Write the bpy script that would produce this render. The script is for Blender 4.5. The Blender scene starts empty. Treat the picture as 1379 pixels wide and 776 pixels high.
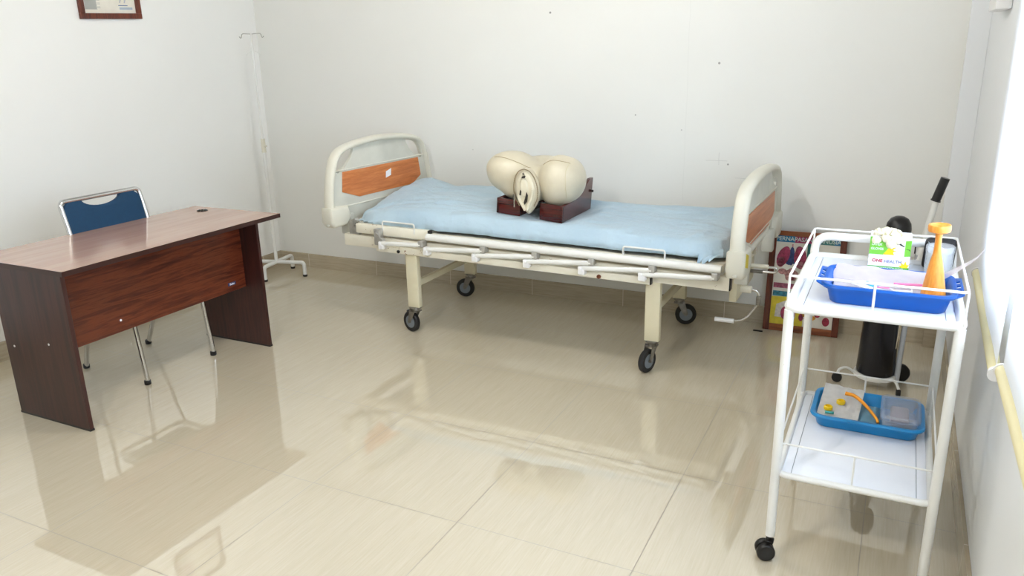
import bpy, bmesh, math, random
from mathutils import Vector, Matrix, Quaternion
from mathutils import noise as mnoise
PI = math.pi
random.seed(4)
scn = bpy.context.scene
COL = scn.collection

# ------------------------------------------------------------------ materials
def srgb(c):
    if isinstance(c, str):
        c = c.lstrip('#'); c = tuple(int(c[i:i + 2], 16) / 255 for i in (0, 2, 4))
    return tuple((v / 12.92 if v <= .04045 else ((v + .055) / 1.055) ** 2.4) for v in c) + (1.0,)

class NT:
    """small helper around a node tree"""
    def __init__(s, name):
        s.m = bpy.data.materials.new(name); s.m.use_nodes = True
        s.t = s.m.node_tree; s.b = s.t.nodes['Principled BSDF']
        s.out = s.t.nodes['Material Output']
    def n(s, typ, **kw):
        nd = s.t.nodes.new(typ)
        for k, v in kw.items():
            if k.startswith('i_'):
                key = k[2:]
                key = int(key) if key.isdigit() else key
                s.set(nd.inputs[key], v)
            else: setattr(nd, k, v)
        return nd
    def set(s, sock, v):
        if isinstance(v, bpy.types.NodeSocket): s.t.links.new(v, sock)
        else: sock.default_value = v
    def math(s, op, a, b=0.0, c=None):
        nd = s.t.nodes.new('ShaderNodeMath'); nd.operation = op
        s.set(nd.inputs[0], a); s.set(nd.inputs[1], b)
        if c is not None: s.set(nd.inputs[2], c)
        return nd.outputs[0]
    def mix(s, f, a, b):
        nd = s.t.nodes.new('ShaderNodeMix'); nd.data_type = 'RGBA'
        s.set(nd.inputs[0], f); s.set(nd.inputs[6], a); s.set(nd.inputs[7], b)
        return nd.outputs[2]
    def pos(s):
        g = s.n('ShaderNodeNewGeometry'); x = s.n('ShaderNodeSeparateXYZ')
        s.t.links.new(g.outputs['Position'], x.inputs[0]); return g.outputs['Position'], x.outputs
    def noise(s, vec, scale, detail=3, rough=.5, sc=(1, 1, 1), rot=(0, 0, 0)):
        mp = s.n('ShaderNodeMapping'); mp.inputs['Scale'].default_value = sc; mp.inputs['Rotation'].default_value = rot
        s.t.links.new(vec, mp.inputs[0])
        nz = s.n('ShaderNodeTexNoise'); nz.inputs['Scale'].default_value = scale
        nz.inputs['Detail'].default_value = detail; nz.inputs['Roughness'].default_value = rough
        s.t.links.new(mp.outputs[0], nz.inputs[0]); return nz.outputs[0]
    def ramp(s, f, stops):
        r = s.n('ShaderNodeValToRGB'); s.set(r.inputs[0], f)
        el = r.color_ramp.elements
        while len(el) < len(stops): el.new(.5)
        for e, (p, c) in zip(el, stops): e.position = p; e.color = c if len(c) == 4 else srgb(c)
        return r.outputs[0]
    def bump(s, h, strength=.2, dist=.01):
        b = s.n('ShaderNodeBump'); b.inputs['Strength'].default_value = strength; b.inputs['Distance'].default_value = dist
        s.set(b.inputs['Height'], h); s.t.links.new(b.outputs[0], s.b.inputs['Normal'])
    def P(s, **kw):
        for k, v in kw.items():
            s.set(s.b.inputs[k.replace('_', ' ')], v)
        return s

def plain(name, col, rough=.5, metal=0., var=.04, scale=12, **kw):
    m = NT(name); p, _ = m.pos()
    c = srgb(col); f = m.noise(p, scale, 3)
    d = tuple(max(0, v * (1 - var * 2)) for v in c[:3]) + (1,); l = tuple(min(1, v * (1 + var)) for v in c[:3]) + (1,)
    m.P(Base_Color=m.ramp(f, [(.3, d), (.7, l)]), Roughness=rough, Metallic=metal)
    for k, v in kw.items(): m.set(m.b.inputs[k.replace('_', ' ')], v)
    return m.m

def chipped(name, col, chip='#7a5230', amt=.66, rough=.35, grime=None):
    """painted steel with worn spots"""
    m = NT(name); p, _ = m.pos(); c = srgb(col)
    base = m.ramp(m.noise(p, 6, 4), [(.3, tuple(v * .9 for v in c[:3]) + (1,)), (.7, c)])
    f1 = m.noise(p, 42, 5, .6); f2 = m.noise(p, 3.1, 2)
    k = m.math('MULTIPLY', m.ramp(f1, [(amt, (0, 0, 0, 1)), (amt + .03, (1, 1, 1, 1))]), m.ramp(f2, [(.5, (0, 0, 0, 1)), (.6, (1, 1, 1, 1))]))
    m.P(Base_Color=m.mix(k, base, srgb(chip)), Roughness=rough)
    m.bump(f1, .04, .002); return m.m

def wood(name, dark, mid, light, axis='x', scale=1., rough=.35, coat=0., bmp=.03):
    m = NT(name); p, _ = m.pos()
    long_, wide = .55, 9.
    sc = {'x': (long_, wide, wide), 'y': (wide, long_, wide), 'z': (wide, wide, long_)}[axis]
    warp = m.noise(p, 2.2 * scale, 3, .55, sc=tuple(v * .35 for v in sc))
    vec = m.n('ShaderNodeVectorMath', operation='ADD'); m.t.links.new(p, vec.inputs[0])
    cmb = m.n('ShaderNodeCombineXYZ')
    for i in range(3): m.set(cmb.inputs[i], m.math('MULTIPLY', warp, .16))
    m.t.links.new(cmb.outputs[0], vec.inputs[1])
    f = m.noise(vec.outputs[0], 2.1 * scale, 6, .62, sc=sc)
    g = m.noise(p, 11 * scale, 3, .6, sc=sc)
    h = m.math('ADD', m.math('MULTIPLY', f, .78), m.math('MULTIPLY', g, .22))
    c = m.ramp(h, [(.33, dark), (.47, mid), (.56, light), (.64, mid), (.75, dark)])
    m.P(Base_Color=c, Roughness=rough, Coat_Weight=coat, Coat_Roughness=.12)
    if bmp: m.bump(h, bmp, .002)
    return m.m

def wall_mat(name, col, marks=False):
    m = NT(name); p, x = m.pos(); c = srgb(col)
    f = m.noise(p, 1.3, 4)
    base = m.ramp(f, [(.3, tuple(v * .97 for v in c[:3]) + (1,)), (.7, c)])
    if marks:
        def seg(ax, at, w, bx, b0, b1):
            # thin stroke: |ax-at|<w and b0<bx<b1
            wob = m.math('MULTIPLY', m.math('SUBTRACT', m.noise(p, 9, 2), .5), .012)
            d = m.math('ABSOLUTE', m.math('SUBTRACT', m.math('ADD', x[ax], wob), at))
            a = m.math('LESS_THAN', d, w)
            b = m.math('MULTIPLY', m.math('GREATER_THAN', x[bx], b0), m.math('LESS_THAN', x[bx], b1))
            return m.math('MULTIPLY', a, b)
        tot = m.math('MULTIPLY', seg(2, .89, .0013, 0, .83, .945), .22)
        tot = m.math('MAXIMUM', tot, m.math('MULTIPLY', seg(0, .899, .0013, 2, .868, .935), .22))
        tot = m.math('MAXIMUM', tot, m.math('MULTIPLY', seg(2, .80, .0012, 0, .99, 1.10), .2))
        tot = m.math('MAXIMUM', tot, m.math('MULTIPLY', seg(0, .712, .0014, 2, .66, 2.0), .06))
        for (sx, sz, r, k) in ((-.087, 1.687, .006, .7), (.875, 1.399, .006, .6), (.427, 1.127, .004, .5), (-.62, .9, .003, .4), (.95, .873, .005, .6), (.6, 1.9, .004, .4), (.69, 1.05, .004, .35)):
            dx = m.math('SUBTRACT', x[0], sx); dz = m.math('SUBTRACT', x[2], sz)
            dd = m.math('ADD', m.math('MULTIPLY', dx, dx), m.math('MULTIPLY', dz, dz))
            tot = m.math('MAXIMUM', tot, m.math('MULTIPLY', m.math('LESS_THAN', dd, r * r), k))
        base = m.mix(tot, base, srgb('#4a4a48'))
    m.P(Base_Color=base, Roughness=.42); m.bump(m.noise(p, 30, 3), .05, .004)
    return m.m

def floor_mat():
    m = NT('polished_floor_tile'); p, x = m.pos(); T = .6
    # streaks run towards the back wall
    s1 = m.noise(p, 3., 4, .6, sc=(60, 2.6, 1)); s2 = m.noise(p, 2.2, 3, .5, sc=(16, 1.2, 1)); s3 = m.noise(p, 1.1, 2)
    h = m.math('ADD', m.math('MULTIPLY', s1, .55), m.math('ADD', m.math('MULTIPLY', s2, .3), m.math('MULTIPLY', s3, .15)))
    # each tile a little different
    cell = m.n('ShaderNodeTexWhiteNoise', noise_dimensions='2D')
    cx = m.n('ShaderNodeCombineXYZ'); m.set(cx.inputs[0], m.math('FLOOR', m.math('DIVIDE', x[0], T))); m.set(cx.inputs[1], m.math('FLOOR', m.math('DIVIDE', x[1], T)))
    m.t.links.new(cx.outputs[0], cell.inputs[0])
    h = m.math('ADD', h, m.math('MULTIPLY', m.math('SUBTRACT', cell.outputs[0], .5), .05))
    c = m.ramp(h, [(.32, '#c4b89f'), (.5, '#cabfa8'), (.70, '#d0c6b1')])
    g = None
    for a in (0, 1):
        fr = m.math('FRACT', m.math('ADD', m.math('DIVIDE', x[a], T), 100.))
        d = m.math('MINIMUM', fr, m.math('SUBTRACT', 1.0, fr))
        k = m.math('LESS_THAN', d, .0024)
        g = k if g is None else m.math('MAXIMUM', g, k)
    m.P(Base_Color=m.mix(m.math('MULTIPLY', g, .7), c, srgb('#685c4a')), Roughness=m.math('ADD', m.math('MULTIPLY', g, .5), .008), IOR=2.35, Specular_IOR_Level=.5)
    m.bump(m.math('SUBTRACT', 1.0, g), .08, .001)
    return m.m

M = {}
M['floor'] = floor_mat()
M['wall_left'] = wall_mat('white_wall_paint', '#f1f1ed')
M['wall_back'] = wall_mat('back_wall_paint', '#ebebe6', True)
M['wall_right'] = wall_mat('right_wall_paint', '#eef1f4')
M['ceil'] = plain('ceiling_paint_darkened', '#b9b9b4', .8, var=.01); M['wall_front'] = plain('front_wall_paint_darkened', '#c2c2be', .7, var=.01)  # both out of view, greyed to weaken bounce light and deepen shadows
def base_mat():
    m = NT('skirting_tile'); p, x = m.pos()
    s = m.noise(p, 3, 4, .6, sc=(2, 2, 30)); c = m.ramp(s, [(.35, '#b0a38c'), (.65, '#bfb39c')])
    fx = m.math('FRACT', m.math('ADD', m.math('DIVIDE', x[0], .6), 100.37)); fy = m.math('FRACT', m.math('ADD', m.math('DIVIDE', x[1], .6), 100.37))
    k = m.math('MAXIMUM', m.math('LESS_THAN', fx, .005), m.math('LESS_THAN', fy, .005))
    m.P(Base_Color=m.mix(k, c, srgb('#e4ddd0')), Roughness=.15); return m.m
M['base'] = base_mat()
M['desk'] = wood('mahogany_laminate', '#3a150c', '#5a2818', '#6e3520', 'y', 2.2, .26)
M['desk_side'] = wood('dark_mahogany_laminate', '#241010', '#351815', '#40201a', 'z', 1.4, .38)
M['desk_top'] = wood('mahogany_top_with_reflection', '#b08873', '#b58e79', '#bb9580', 'y', .8, .22, .5, 0)  # lighter than the other panels: bright wall's reflection is put into the base colour
M['edge'] = plain('dark_edge_band', '#33150f', .4)
M['black'] = plain('black_plastic', '#121214', .35)
M['rubber'] = plain('black_rubber', '#18181a', .6)
M['chrome'] = plain('chrome', '#d9dadb', .12, 1., var=.02)
M['steel'] = plain('dull_steel', '#8d8a84', .35, .9, var=.12, scale=40)
M['light_steel'] = plain('light_zinc_steel', '#b5b3ad', .4, .4, var=.08, scale=50)
M['blue_fabric'] = plain('blue_upholstery', '#03385a', .75, scale=60)
M['white_paint'] = chipped('white_paint', '#e9e9e4', '#8f7d64', .7)
M['cart_paint'] = chipped('cart_white_enamel', '#eeeeea', '#c9b48f', .69, .28)
M['cream_paint'] = chipped('cream_steel_paint', '#efead8', '#8a6036', .63, .35)
M['tan_paint'] = chipped('old_cream_leg_paint', '#e4dcbe', '#a98c5e', .68, .4)
M['abs'] = plain('ivory_plastic_board', '#dbd8c9', .38, var=.03, scale=5)
M['abs_face'] = plain('ivory_panel_face', '#d0cfc3', .45, var=.05, scale=7)
M['inlay'] = wood('orange_wood_inlay', '#b0622f', '#c9773f', '#d6874f', 'y', 1.2, .3)
M['sticker'] = plain('white_paper', '#eeeef2', .6)
M['yellow'] = plain('yellow_label', '#d8c21f', .5)
M['grey_plastic'] = plain('grey_wheel_hub', '#7c858d', .45)
M['mahog_box'] = wood('mahogany_stand', '#2a0708', '#430d0c', '#571612', 'x', 1.5, .2, .3)
M['mahog_side'] = wood('mahogany_stand_side', '#35100f', '#4a1917', '#572320', 'y', 1.5, .2, .3)
M['vinyl'] = plain('cream_vinyl', '#d3cab2', .36, var=.05, scale=9)
M['vinyl_light'] = plain('pale_vinyl', '#dfd7bf', .42, var=.05, scale=20)
M['dark_gap'] = plain('dark_brown_matte', '#2c2620', .7)  # also the painted shade in the model's slits
M['zip'] = plain('brass_zip', '#9a8a6c', .4, .6)
M['mattress'] = plain('teal_mattress_cover', '#1f3f49', .5)
M['blind_bar'] = plain('cream_blind_bar', '#efe6b8', .4, var=.02)
M['white_plastic'] = plain('white_plastic', '#eeeeee', .3, var=.01)
M['frame_wood'] = wood('reddish_frame_wood', '#30100a', '#562112', '#6f3019', 'z', 2, .3)
M['frame_light'] = wood('orange_frame_wood', '#5b2a12', '#80411e', '#965329', 'x', 2, .3)
M['paper'] = plain('poster_paper', '#e4dfd2', .5)
M['navy'] = plain('dark_navy_steel', '#070b16', .22, var=.1)
M['tray_blue'] = plain('deep_blue_plastic', '#0052a8', .38, var=.03, Specular_IOR_Level=.3)
M['tray_light'] = plain('sky_blue_plastic', '#0a84c4', .32, var=.03)
M['horn'] = wood('turned_orange_wood', '#c8771f', '#dc8a2e', '#e89c42', 'z', 2, .35)
M['pinkpaper'] = plain('pinkish_white_sheet', '#f0e8ec', .55, var=.03)
M['magenta'] = plain('pink_strip', '#e878a8', .5)
M['skyprint'] = plain('blue_print', '#2f9bd0', .5)
M['orange_rubber'] = plain('orange_rubber', '#f29b16', .35)
M['yellow_plastic'] = plain('yellow_cap_plastic', '#f3cf1d', .35)
M['teal_plastic'] = plain('teal_plastic', '#3c9a94', .4)
M['latex'] = plain('cream_latex', '#ece5c6', .5, var=.04, scale=30)
M['screen'] = plain('cart_shelf_enamel', '#e9edf5', .22, var=.01)

def fabric():
    m = NT('light_blue_bed_sheet'); p, x = m.pos()
    f = m.noise(p, 3, 4)
    m.P(Base_Color=m.ramp(f, [(.3, '#aac2d2'), (.7, '#b6ccd9')]), Roughness=.8, Sheen_Weight=.25)
    m.bump(m.math('ADD', m.noise(p, 5, 4, .55, sc=(1, 3.2, 1), rot=(0, 0, .45)), m.math('MULTIPLY', m.noise(p, 6, 4, .5, sc=(3, 1, 1), rot=(0, 0, .3)), .6)), .55, .03); return m.m
M['sheet'] = fabric()
def clearm(name, tint, alpha, rough=.08):
    m = NT(name); m.P(Base_Color=srgb(tint), Roughness=rough, IOR=1.45, Specular_IOR_Level=.8)
    tr = m.n('ShaderNodeBsdfTransparent'); tr.inputs[0].default_value = srgb(tint)
    mx = m.n('ShaderNodeMixShader'); mx.inputs[0].default_value = alpha
    m.t.links.new(tr.outputs[0], mx.inputs[1]); m.t.links.new(m.b.outputs[0], mx.inputs[2]); m.t.links.new(mx.outputs[0], m.out.inputs[0])
    return m.m
M['clear'] = clearm('clear_plastic', '#f8fafc', .28)
M['film'] = clearm('clear_film', '#f6f2f6', .5, .2)
M['glass'] = clearm('window_glass', '#f6faff', .1, .02)
def blindm():
    m = NT('white_blind_fabric'); p, x = m.pos()
    m.P(Base_Color=srgb('#f4f4f4'), Roughness=.8)
    tl = m.n('ShaderNodeBsdfTranslucent'); tl.inputs[0].default_value = srgb('#f6f7fa')
    mx = m.n('ShaderNodeMixShader'); mx.inputs[0].default_value = .55
    m.t.links.new(m.b.outputs[0], mx.inputs[1]); m.t.links.new(tl.outputs[0], mx.inputs[2]); m.t.links.new(mx.outputs[0], m.out.inputs[0])
    return m.m
M['blind'] = blindm()
def emit(name, col, s):
    m = NT(name); m.P(Base_Color=srgb(col), Emission_Color=srgb(col), Emission_Strength=s); return m.m
M['lamp'] = emit('lamp_diffuser', '#fffaf2', 3.0)

# ------------------------------------------------------------------ mesh builder
def smooth_path(pts, r, closed=False, seg=6):
    pts = [Vector(p) for p in pts]; n = len(pts); out = []
    for i, p in enumerate(pts):
        if not closed and i in (0, n - 1): out.append(p); continue
        a = pts[i - 1]; b = pts[(i + 1) % n]
        da = (a - p); db = (b - p)
        rr = min(r, da.length * .49, db.length * .49)
        s = p + da.normalized() * rr; e = p + db.normalized() * rr
        for k in range(seg + 1):
            t = k / seg; out.append(s * (1 - t) ** 2 + p * 2 * t * (1 - t) + e * t * t)
    return out

def bez(pts, n=8):
    """Catmull-Rom through points"""
    pts = [Vector(p) for p in pts]; P = [pts[0] * 2 - pts[1]] + pts + [pts[-1] * 2 - pts[-2]]; out = []
    for i in range(1, len(P) - 2):
        for k in range(n):
            t = k / n; a, b, c, d = P[i - 1:i + 3]
            out.append(.5 * ((2 * b) + (c - a) * t + (2 * a - 5 * b + 4 * c - d) * t * t + (3 * b - a - 3 * c + d) * t ** 3))
    out.append(pts[-1]); return out

def root_of(o):
    while o.parent: o = o.parent
    return o

class MB:
    def __init__(s): s.bm = bmesh.new()
    def box(s, lo, hi, bevel=0., rot=None, seg=2):
        lo = Vector(lo); hi = Vector(hi); c = (lo + hi) / 2; d = hi - lo
        t = bmesh.new(); bmesh.ops.create_cube(t, size=1)
        bmesh.ops.scale(t, vec=d, verts=t.verts)
        if bevel: bmesh.ops.bevel(t, geom=t.edges, offset=bevel, segments=seg, profile=.5, affect='EDGES')
        mt = Matrix.Translation(c) @ (rot.to_4x4() if rot else Matrix.Identity(4))
        t.transform(mt); s.add(t); return s
    def add(s, t):
        me = bpy.data.meshes.new('tmp'); t.to_mesh(me); t.free(); s.bm.from_mesh(me); bpy.data.meshes.remove(me)
    def tube(s, path, r, closed=False, n=12, caps=True, sx=1., up=None):
        path = [Vector(p) for p in path]
        q = [path[0]]
        for p in path[1:]:
            if (p - q[-1]).length > 1e-6: q.append(p)
        path = q; N = len(path); rings = []
        rad = r if callable(r) else (lambda t: r)
        T = []
        for i in range(N):
            if closed: d = path[(i + 1) % N] - path[i - 1]
            else: d = path[min(i + 1, N - 1)] - path[max(i - 1, 0)]
            T.append(d.normalized())
        u = Vector(up) if up else (Vector((0, 0, 1)) if abs(T[0].z) < .9 else Vector((1, 0, 0)))
        u = (u - T[0] * u.dot(T[0])).normalized()
        for i in range(N):
            if i: u = T[i - 1].rotation_difference(T[i]) @ u
            u = (u - T[i] * u.dot(T[i])).normalized(); w = T[i].cross(u)
            rr = rad(i / max(1, N - 1))
            rings.append([s.bm.verts.new(path[i] + (u * math.cos(2 * PI * k / n) + w * sx * math.sin(2 * PI * k / n)) * rr) for k in range(n)])
        for i in range(N if closed else N - 1):
            a = rings[i]; b = rings[(i + 1) % N]
            for k in range(n): s.bm.faces.new((a[k], a[(k + 1) % n], b[(k + 1) % n], b[k]))
        if caps and not closed:
            s.bm.faces.new(list(reversed(rings[0]))); s.bm.faces.new(rings[-1])
        return s
    def cyl(s, a, b, r, n=20, r2=None):
        r2 = r if r2 is None else r2
        return s.tube([a, b], lambda t: r + (r2 - r) * t, n=n)
    def lathe(s, prof, c=(0, 0, 0), n=32, axis=None):
        """prof: list of (radius, height) bottom to top; axis: direction of height"""
        c = Vector(c); q = Vector((0, 0, 1)).rotation_difference(Vector(axis)) if axis else Quaternion()
        rings = []
        for (r, h) in prof:
            if r < 1e-6: rings.append([s.bm.verts.new(c + q @ Vector((0, 0, h)))])
            else: rings.append([s.bm.verts.new(c + q @ Vector((r * math.cos(2 * PI * k / n), r * math.sin(2 * PI * k / n), h))) for k in range(n)])
        for a, b in zip(rings, rings[1:]):
            if len(a) == 1 and len(b) == 1: continue
            for k in range(n):
                k2 = (k + 1) % n
                if len(a) == 1: s.bm.faces.new((a[0], b[k2], b[k]))
                elif len(b) == 1: s.bm.faces.new((a[k], a[k2], b[0]))
                else: s.bm.faces.new((a[k], a[k2], b[k2], b[k]))
        if len(rings[0]) > 1: s.bm.faces.new(list(reversed(rings[0])))
        if len(rings[-1]) > 1: s.bm.faces.new(rings[-1])
        return s
    def ell(s, c, r, rot=None, u=24, v=16):
        t = bmesh.new(); bmesh.ops.create_uvsphere(t, u_segments=u, v_segments=v, radius=1)
        bmesh.ops.scale(t, vec=r, verts=t.verts)
        t.transform(Matrix.Translation(c) @ (rot.to_4x4() if rot else Matrix.Identity(4))); s.add(t); return s
    def plate(s, outline, holes, thick, frame, bevel=0.):
        """flat polygon with holes; frame(u, v, w) -> world"""
        cu = bpy.data.curves.new('tmp', 'CURVE'); cu.dimensions = '2D'; cu.fill_mode = 'BOTH'
        cu.extrude = max(1e-5, thick / 2 - bevel); cu.bevel_depth = bevel; cu.bevel_resolution = 2; cu.offset = -bevel
        for poly in [outline] + list(holes):
            sp = cu.splines.new('POLY'); sp.points.add(len(poly) - 1); sp.use_cyclic_u = True
            for pt, (a, b) in zip(sp.points, poly): pt.co = (a, b, 0, 1)
        ob = bpy.data.objects.new('tmp', cu); COL.objects.link(ob)
        dg = bpy.context.evaluated_depsgraph_get(); dg.update()
        me = bpy.data.meshes.new_from_object(ob.evaluated_get(dg))
        t = bmesh.new(); t.from_mesh(me)
        for vv in t.verts: vv.co = Vector(frame(*vv.co))
        bmesh.ops.remove_doubles(t, verts=t.verts, dist=1e-5)
        s.add(t); bpy.data.meshes.remove(me); bpy.data.objects.remove(ob); bpy.data.curves.remove(cu)
        return s
    def grid(s, fn, nu, nv, thick=0.):
        V = [[s.bm.verts.new(fn(i / nu, j / nv)) for j in range(nv + 1)] for i in range(nu + 1)]
        for i in range(nu):
            for j in range(nv): s.bm.faces.new((V[i][j], V[i + 1][j], V[i + 1][j + 1], V[i][j + 1]))
        return s
    def warp(s, fn):
        for v in s.bm.verts: v.co = fn(v.co)
        return s
    def build(s, name, mat, parent=None, smooth=True, angle=40, normals=True):
        if normals: bmesh.ops.recalc_face_normals(s.bm, faces=s.bm.faces)
        if parent: s.bm.transform(Matrix.Translation(-root_of(parent).location))
        me = bpy.data.meshes.new(name); s.bm.to_mesh(me); s.bm.free()
        for m in (mat if isinstance(mat, (list, tuple)) else [mat]): me.materials.append(m)
        o = bpy.data.objects.new(name, me); COL.objects.link(o); o.parent = parent
        if smooth:
            me.polygons.foreach_set('use_smooth', [True] * len(me.polygons))
            me.set_sharp_from_angle(angle=math.radians(angle))
        return o

def text(name, body, size, mat, parent, loc, xdir, ydir, thick=.0004, label=None, bold=False):
    cu = bpy.data.curves.new('tmp', 'FONT'); cu.body = body; cu.size = size; cu.extrude = thick
    if bold: cu.offset = size * .02
    cu.align_x = 'CENTER'; cu.align_y = 'CENTER'
    ob = bpy.data.objects.new('tmp', cu); COL.objects.link(ob)
    dg = bpy.context.evaluated_depsgraph_get(); dg.update()
    me = bpy.data.meshes.new_from_object(ob.evaluated_get(dg))
    X = Vector(xdir).normalized(); Y = Vector(ydir).normalized(); Z = X.cross(Y)
    R = Matrix((X, Y, Z)).transposed().to_4x4()
    b = MB(); b.bm.from_mesh(me); b.bm.transform(Matrix.Translation(loc) @ R)
    bpy.data.meshes.remove(me); bpy.data.objects.remove(ob); bpy.data.curves.remove(cu)
    return b.build(name, mat, parent, smooth=False)

def thing(name, loc, label, cat, group=None):
    o = bpy.data.objects.new(name, None); COL.objects.link(o); o.location = loc; o.empty_display_size = .1
    o['label'] = label; o['category'] = cat
    if group: o['group'] = group
    return o
def tag(o, label, cat, group=None):
    o['label'] = label; o['category'] = cat
    if group: o['group'] = group
    return o
def struct(o): o['kind'] = 'structure'; return o

# ------------------------------------------------------------------ room
XL, XR, YB, YF, ZC = -2.295, 2.075, 1.175, -4.9, 2.85
WY0, WY1, WZ0, WZ1 = -2.6, -.42, .86, 2.25        # window opening in the right wall
struct(MB().box((XL - .2, YF - .2, -.12), (XR + .2, YB + .2, 0)).build('floor', M['floor'], smooth=False))
struct(MB().box((XL - .2, YF - .2, ZC), (XR + .2, YB + .2, ZC + .1)).build('ceiling', M['ceil'], smooth=False))
struct(MB().box((XL - .15, YF, 0), (XL, YB, ZC)).build('wall_left', M['wall_left'], smooth=False))
struct(MB().box((XL - .15, YB, 0), (XR + .15, YB + .15, ZC)).build('wall_back', M['wall_back'], smooth=False))
struct(MB().box((XL - .15, YF - .15, 0), (XR + .15, YF, ZC)).build('wall_front', M['wall_front'], smooth=False))
w = MB()
w.box((XR, WY1, 0), (XR + .15, YB, ZC)); w.box((XR, YF, 0), (XR + .15, WY0, ZC))
w.box((XR, WY0, 0), (XR + .15, WY1, WZ0)); w.box((XR, WY0, WZ1), (XR + .15, WY1, ZC))
struct(w.build('wall_right', M['wall_right'], smooth=False))
struct(MB().box((1.992, 1.125, 0), (XR, YB, ZC), .002).build('trim_1', M['wall_right'], smooth=False))   # shallow corner pillar
BH = .1
struct(MB().box((XL, YB - .012, 0), (1.992, YB, BH), .001).build('baseboard_back', M['base'], smooth=False))
struct(MB().box((XL, YF, 0), (XL + .012, YB - .012, BH), .001).build('baseboard_left', M['base'], smooth=False))
struct(MB().box((XR - .012, YF, 0), (XR, 1.113, BH), .001).build('baseboard_right', M['base'], smooth=False))
struct(MB().box((1.982, 1.113, 0), (XR, 1.125, BH), .001).build('trim_2', M['base'], smooth=False))
# window
win = MB()
fx0, fx1 = XR + .04, XR + .10
win.box((fx0, WY0, WZ0), (fx1, WY1, WZ0 + .05)); win.box((fx0, WY0, WZ1 - .05), (fx1, WY1, WZ1))
win.box((fx0, WY0, WZ0 + .05), (fx1, WY0 + .05, WZ1 - .05)); win.box((fx0, WY1 - .05, WZ0 + .05), (fx1, WY1, WZ1 - .05))
ym = (WY0 + WY1) / 2; win.box((fx0, ym - .03, WZ0 + .05), (fx1, ym + .03, WZ1 - .05))
wf = struct(win.build('window_1', M['white_plastic'], smooth=False))
MB().box((XR + .065, WY0 + .05, WZ0 + .05), (XR + .071, WY1 - .05, WZ1 - .05)).build('window_pane', M['glass'], wf, smooth=False)

# ceiling lamps: frosted bulbs below a small rose
LAMPS = ((.1, -.6, 'frosted ceiling bulb over the middle of the floor'), (.35, -3.1, 'frosted ceiling bulb near the front of the room'))
for (lx, ly, lab) in LAMPS:
    t = thing('ceiling_lamp', (lx, ly, ZC), lab, 'lamp')
    MB().lathe([(.0, -.03), (.05, -.028), (.06, -.006), (.06, 0)], (lx, ly, ZC), 32).cyl((lx, ly, ZC - .028), (lx, ly, ZC - .06), .022).build('lamp_rose', M['white_plastic'], t)
    MB().lathe([(.0, -.175), (.03, -.170), (.05, -.145), (.055, -.12), (.045, -.09), (.024, -.06)], (lx, ly, ZC), 28).build('bulb', M['lamp'], t)

# ------------------------------------------------------------------ roller blinds
def blind(y0, y1, zb0, zb1, x, label, chain_y):
    t = thing('roller_blind', (x, (y0 + y1) / 2, zb0), label, 'window blind', 'roller blinds on the window')
    ztop = 2.40
    def cloth(a, b):
        y = y0 + (y1 - y0) * a; zb = zb0 + (zb1 - zb0) * a
        return Vector((x + .0015 * math.sin(a * 9) * (1 - b), y, zb + .012 + (ztop - zb - .012) * b))
    g = MB().grid(cloth, 30, 6); 
    cl = g.build('blind_cloth', M['blind'], t)
    d = Vector((0, y1 - y0, zb1 - zb0)).normalized()
    A = Vector((x, y0, zb0)); B = Vector((x, y1, zb1))
    MB().tube([A, B], .015, n=14).build('bottom_bar', M['blind_bar'], t)
    MB().cyl(B, B + d * .012, .018).build('end_cap', M['white_plastic'], t)
    MB().cyl(A - d * .008, A, .018).build('end_cap', M['white_plastic'], t)
    MB().tube([(x + .0, y0, ztop), (x, y1, ztop)], .022).build('roller_tube', M['white_plastic'], t)
    for yy in (y0 + .006, y1 - .006):
        MB().box((x - .03, yy - .003, ztop - .03), (XR - .0005, yy + .003, ztop + .035), .001).build('bracket', M['white_plastic'], t, smooth=False)
    if chain_y is not None:
        xc = x - .045; b = MB(); r = .028
        pts = [Vector((xc, chain_y - r, 2.38 - i * .0125)) for i in range(88)]
        zl = pts[-1].z
        pts += [Vector((xc, chain_y - r * math.cos(a), zl - r * 1.0 * math.sin(a))) for a in [PI * k / 8 for k in range(1, 8)]]
        pts += [Vector((xc, chain_y + r, zl + i * .0125)) for i in range(88)]
        for p in pts:
            tb = bmesh.new(); bmesh.ops.create_icosphere(tb, subdivisions=1, radius=.0024, matrix=Matrix.Translation(p)); b.add(tb)
        b.tube([pts[0], pts[87]], .0006, n=4); b.tube([pts[95], pts[-1]], .0006, n=4)
        ch = b.build('bead_chain', M['white_plastic'], t); ch['kind'] = 'stuff'
blind(-.30, -1.035, .768, .712, 2.04, 'white roller blind nearest the back wall, its cream bottom bar slightly askew', None)
blind(-1.10, -2.05, .742, .742, 2.045, 'white roller blind nearest the camera, cut off by the right edge of the photo', -1.035)

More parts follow.
